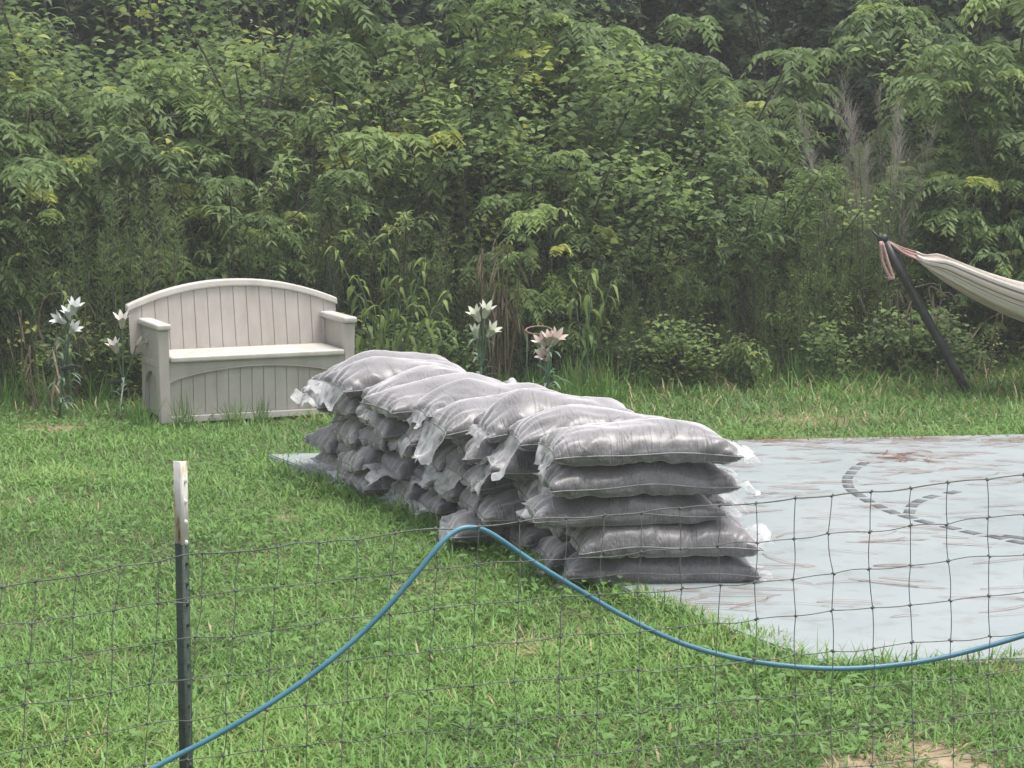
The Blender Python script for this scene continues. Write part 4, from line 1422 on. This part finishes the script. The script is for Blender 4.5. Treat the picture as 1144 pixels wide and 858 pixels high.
# feathery weeds along the front of the bank
fspots = [(95, 16.6, 1.15), (150, 16.7, 1.25), (205, 16.9, 1.0), (300, 17.2, 1.0), (345, 17.3, .9), (470, 17.4, .85), (510, 17.3, .7), (690, 17.1, .45), (725, 17.2, .6), (775, 17.4, .85),
          (825, 17.5, .8), (870, 17.4, .75), (920, 17.6, .9), (955, 18.0, 1.15), (1010, 18.2, 1.15), (1075, 18.4, 1.25), (1120, 18.3, .9), (15, 16.7, .9), (250, 17.2, .75), (590, 17.2, .6), (-60, 16.6, 1.0), (1200, 18.4, 1.0), (1260, 18.3, 1.1), (-130, 16.6, 1.1), (640, 17.3, .75), (560, 17.6, .9), (420, 17.6, 1.0)]
for px, D, s in fspots:
    put('fea', px, D, s, 'feathery upright green weed at the front of the overgrown bank', 'feathery_weed', 'weed', 'feathery weeds along the bank')

# filling shrubs
def zcap(px):
    return float(np.interp(px, [-600, 0, 300, 780, 840, 1040, 1090, 1800], [3.9, 3.9, 4.0, 3.9, 2.3, 2.3, 3.9, 3.9]))
names = {'pin': ('compound_leaf_shrub', 'dense green shrub with compound leaves in the overgrown bank'),
         'bro': ('broad_leaf_shrub', 'dense small-leaved green shrub in the overgrown bank'),
         'lan': ('long_leaf_shrub', 'dense long-leaved green shrub in the overgrown bank')}
heights = {'pin': (2.5, 2.7, 2.2, 3.0), 'bro': (2.3, 2.0, 2.6), 'lan': (2.6, 2.4)}
rows = [(.35, .62, .62), (1.0, .75, .85), (1.9, .8, 1.0), (3.0, .95, 1.08), (4.3, 1.1, 1.15)]
for ri, (dd, step, frac) in enumerate(rows):
    x = -8.5 + rs.uniform(0, .5)
    while x < 9.5:
        D = front_y(x) + dd + rs.uniform(-.25, .25)
        px = x / D * FPX + PW / 2
        cap = zcap(px) * (D / 18.) ** .6
        if ri == 0 and rs.rand() < .25:
            x += step; continue
        k = rs.choice(['pin', 'bro', 'lan'], p=[.42, .38, .20])
        var = rs.randint(12)
        hh = heights[k][var % len(heights[k])]
        s = cap * frac * rs.uniform(.8, 1.08) / hh
        s = min(s, 1.7)
        nm, lb = names[k]
        put(k, px, D, s, lb, nm, 'shrub', GP + ' (%s)' % nm.replace('_', ' '), sz=1.0, var=var)
        x += step * rs.uniform(.8, 1.2)
for ri, (D0, step, s0) in enumerate(((24.5, 2.0, .85), (27.5, 2.1, 1.1), (31.0, 2.3, 1.3), (35.0, 2.6, 1.5))):
    x = -14 + rs.uniform(0, 1) - ri
    while x < 15 + ri:
        put('tree', x / D0 * FPX + PW / 2, D0 + rs.uniform(-.7, .7), s0 * rs.uniform(.85, 1.15), 'dark leafy tree in the woods behind the bank', 'woodland_tree', 'tree', 'trees of the dark woods behind')
        x += step * rs.uniform(.8, 1.15)
for k in range(40):
    x = rs.uniform(-7, 8.5)
    D = front_y(x) + rs.uniform(-.45, .25)
    put('low', x / D * FPX + PW / 2, D, rs.uniform(.5, 1.0), 'low leafy weed at the foot of the overgrown bank', 'low_weed', 'weed', 'low weeds at the foot of the bank')

# tall grass tufts at the lawn edge and round the bench
TUF = [tuft_mesh(s, 55, .5, .12, .008, .6) for s in (1, 2, 3)]
TUFD = [tuft_mesh(s, 40, .45, .10, .006, .7, tint=(.75, 1.0)) for s in (4,)]
def tuft(px, py, s, k=0, dry=False, lab=None):
    b = at(px, py); V = TUFD if dry else TUF
    o = link('grass_tuft', V[k % len(V)], M['grass'], None, (b.x, b.y, -.01))
    o.rotation_euler = (0, 0, rs.uniform(0, 6.28)); o.scale = (s, s, s)
    tag(o, lab or 'tall grass tuft at the edge of the overgrown bank', 'grass tuft', None if lab else 'grass tufts at the bank edge')
tuft(207, 476, .62, 0, lab='dark grass tuft in front of the left end of the bench')
tuft(262, 472, .55, 1, lab='grass tuft in front of the middle of the bench')
tuft(290, 470, .5, 2, lab='small grass tuft in front of the bench right of its middle')
tuft(160, 478, .7, 1, lab='long grass tuft at the left front foot of the bench')
tuft(640, 452, 1.0, 0, lab='tall grass tuft right of the pink lily')
tuft(680, 450, 1.1, 1, lab='tall light grass tuft beyond the top bags')
for k in range(90):
    x = rs.uniform(-6, 7)
    D = front_y(x) - rs.uniform(-.1, .75)
    px = x / D * FPX + PW / 2
    py = HOR + CAMZ / D * FPX
    if 130 < px < 420 and D < 16.9: continue
    b = rs.uniform(.4, 1.0)
    tuft(px, py, b, rs.randint(9), dry=rs.rand() < .15)

# ------------------------------------------------------------------ lawn
rs = np.random.RandomState(101)
def seed_pts(x0, x1, y0, y1, dens):
    n = int((x1 - x0) * (y1 - y0) * dens)
    return rs.uniform(x0, x1, n), rs.uniform(y0, y1, n)
segs = [(-4.2, 4.4, 6.6, 9.0, 5200), (-4.6, 5.0, 9.0, 12.0, 4000), (-5.4, 6.2, 12.0, 15.0, 3000), (-6.5, 7.5, 15.0, 18.4, 2000), (-6, 6, 3.2, 6.6, 450), (-12, -5.4, 9, 17, 220), (6.2, 12, 9, 18, 220)]
XY = [seed_pts(*s) for s in segs]
x = np.concatenate([a for a, b in XY]); y = np.concatenate([b for a, b in XY])
shrunk = in_poly(x, y, slab_poly)
# distance to the slab outline
def dist_poly(x, y, poly):
    d = np.full(len(x), 9.)
    for k in range(len(poly)):
        ax, ay = poly[k]; bx, by = poly[(k + 1) % len(poly)]
        t = np.clip(((x - ax) * (bx - ax) + (y - ay) * (by - ay)) / ((bx - ax) ** 2 + (by - ay) ** 2), 0, 1)
        d = np.minimum(d, np.hypot(x - ax - t * (bx - ax), y - ay - t * (by - ay)))
    return d
dsl = dist_poly(x, y, slab_poly)
clump = fbm(x * 2.4 + 40, y * 2.4 + 40, 31)
big = fbm(x * .7 + 11, y * .7 + 11, 41)
bare = np.zeros(len(x))
def spot(px, py, rx, ry, amt=1.0):
    global bare
    c = at(px, py)
    d = np.hypot((x - c.x) / rx, (y - c.y) / ry) + (vnoise(x * 7, y * 7, 51) - .5) * .9
    bare = np.maximum(bare, amt * (1 - smoothstep(.6, 1.1, d)))
spot(1055, 848, .15, .2, .86); spot(960, 852, .14, .12, .75); spot(1000, 826, .12, .1, .6)
spot(325, 575, .08, .16, .6); spot(20, 560, .12, .25, .35); spot(60, 478, .28, .32, 1)
spot(900, 468, .55, .16, .6); spot(985, 466, .2, .12, .55); spot(835, 467, .3, .14, .55); spot(590, 720, .16, .22, .5); spot(470, 655, .2, .25, .45); spot(320, 466, .6, .18, .4)
spot(1080, 745, .35, .12, .7)
keep = (~shrunk | ((dsl < .05) & (rs.rand(len(x)) < .35))) & (rs.rand(len(x)) > bare * .93) & (rs.rand(len(x)) < .72 + .8 * clump)
stz = np.zeros(len(x), bool)
x, y, dsl, clump, big, bare = (v[keep] for v in (x, y, dsl, clump, big, bare))
n = len(x)
z = (fbm(x * .9 + 50, y * .9 + 50, 5) - .5) * .05 - 0.016
a = rs.uniform(0, 6.28, n)
ln = rs.uniform(.4, 1.15, n)
A = np.stack([np.cos(a) * ln, np.sin(a) * ln, np.ones(n) * rs.uniform(.35, 1, n)], 1)
hgt = .060 + .060 * rs.rand(n) * (.5 + clump)
hgt *= 1 + 1.1 * (dsl < .16) * rs.rand(n) + .55 * (y > 15.0) * rs.rand(n) + .5 * smoothstep(.5, .7, big)
fy_line = np.interp(x, [-9, -4, -2.5, -.5, 2, 5, 10], [16.2, 16.6, 17.0, 17.3, 17.6, 18.0, 18.2])
wild = smoothstep(-1.7, .1, y - fy_line)
hgt *= 1 + (2.6 * wild + .8 * smoothstep(14.3, 14.9, y) * (x > .5)) * rs.rand(n) ** 1.5
wd = np.where(rs.rand(n) < .4, rs.uniform(.005, .010, n), rs.uniform(.0028, .0055, n)) * (1 + .25 * (y > 12))
tint = .10 + .62 * clump * rs.uniform(.6, 1.2, n) + .85 * (big - .5) + rs.normal(0, .06, n)
deadp = .006 + .03 * (big > .6) + .08 * wild + .4 * bare + .10 * ((y > 14.6) & (x > .8))
tint = tint - .16 * smoothstep(14.4, 15.2, y)
tint = np.where(rs.rand(n) < deadp, rs.uniform(.88, 1.0, n), np.clip(tint, 0, .86))
gv, gq_, gt = leaf_batch(np.stack([x, y, z], 1), A, np.stack([-A[:, 0], -A[:, 1], np.full(n, .8)], 1), hgt, wd, .55 * rs.uniform(.4, 1.5, n), tint, prof=(.8, 1, .08), fold=0)
me = mesh_np('lawn_grass', gv, gq_, attrs={'tint': gt})
o = link('lawn_grass', me, M['grass'])
tag(o, 'patchy mown green grass covering the yard', 'grass', kind='stuff')
# longer blades leaning over the edges of the concrete
ex, ey, ez_, eA, eh, ew, et = [], [], [], [], [], [], []
for k, dens in ((4, 1100), (0, 800), (2, 320), (3, 320)):
    (ax_, ay_), (bx_, by_) = slab_poly[k], slab_poly[(k + 1) % 5]
    lx, ly = bx_ - ax_, by_ - ay_; le = math.hypot(lx, ly)
    n = int(le * dens)
    t = rs.rand(n)
    dc = np.hypot(ax_ + lx * t - pL.x, ay_ + ly * t - pL.y)
    t = t[(dc > .8) | (rs.rand(n) < .15)]; n = len(t)
    inx, iny = -ly / le, lx / le                                   # slab_poly runs counter-clockwise: this points inward
    d = -np.abs(rs.normal(0, .06, n)) + .03 + .16 * (fbm(t * le * 2.2, t * 0 + k, 81) - .38) * (1.6 if k == 4 else 1)
    px_, py_ = ax_ + lx * t + inx * d, ay_ + ly * t + iny * d
    ex.append(px_); ey.append(py_); a = rs.uniform(0, 6.28, n)
    eA.append(np.stack([np.cos(a) * .5 + inx * .35, np.sin(a) * .5 + iny * .35, rs.uniform(.5, 1.1, n)], 1))
    eh.append(rs.uniform(.06, .17, n) * (.6 + .8 * vnoise(t * le * 2.3, t * 0 + 5, 82)))
n = sum(len(v) for v in ex)
eP = np.stack([np.concatenate(ex), np.concatenate(ey), np.full(n, -.01)], 1); eA = np.concatenate(eA)
V_, Q_, t_ = leaf_batch(eP, eA, np.stack([-eA[:, 0], -eA[:, 1], np.full(n, .8)], 1), np.concatenate(eh), rs.uniform(.004, .010, n), .6 * rs.uniform(.4, 1.4, n),
                        np.where(rs.rand(n) < .06, .95, rs.uniform(.15, .8, n)), prof=(.8, 1, .08), fold=0)
o = link('edge_grass', mesh_np('edge_grass', V_, Q_, attrs={'tint': t_}), M['grass'])
tag(o, 'longer ragged grass along the edges of the concrete pad', 'grass', kind='stuff')
# broad little weeds among the grass
n2 = 26000
x = rs.uniform(-4.6, 5, n2); y = rs.uniform(6.6, 15.5, n2)
cl = fbm(x * 1.6 + 90, y * 1.6 + 90, 61)
kp = (~in_poly(x, y, slab_poly)) & (rs.rand(n2) < smoothstep(.42, .62, cl))
x, y = x[kp], y[kp]; n2 = len(x)
a = rs.uniform(0, 6.28, n2)
z = (fbm(x * .9 + 50, y * .9 + 50, 5) - .5) * .05 + rs.uniform(.02, .065, n2)
V_, Q_, t_ = leaf_batch(np.stack([x, y, z], 1), np.stack([np.cos(a), np.sin(a), rs.uniform(-.1, .6, n2)], 1), np.stack([rs.normal(0, .3, n2), rs.normal(0, .3, n2), np.ones(n2)], 1),
                        rs.uniform(.03, .065, n2), rs.uniform(.014, .028, n2), .4, rs.uniform(.2, .62, n2), prof=(.2, 1, .85, .1), fold=.2)
o = link('lawn_weeds', mesh_np('lawn_weeds', V_, Q_, attrs={'tint': t_}), M['grass'])
tag(o, 'small broad-leaved weeds mixed into the lawn', 'weeds', kind='stuff')
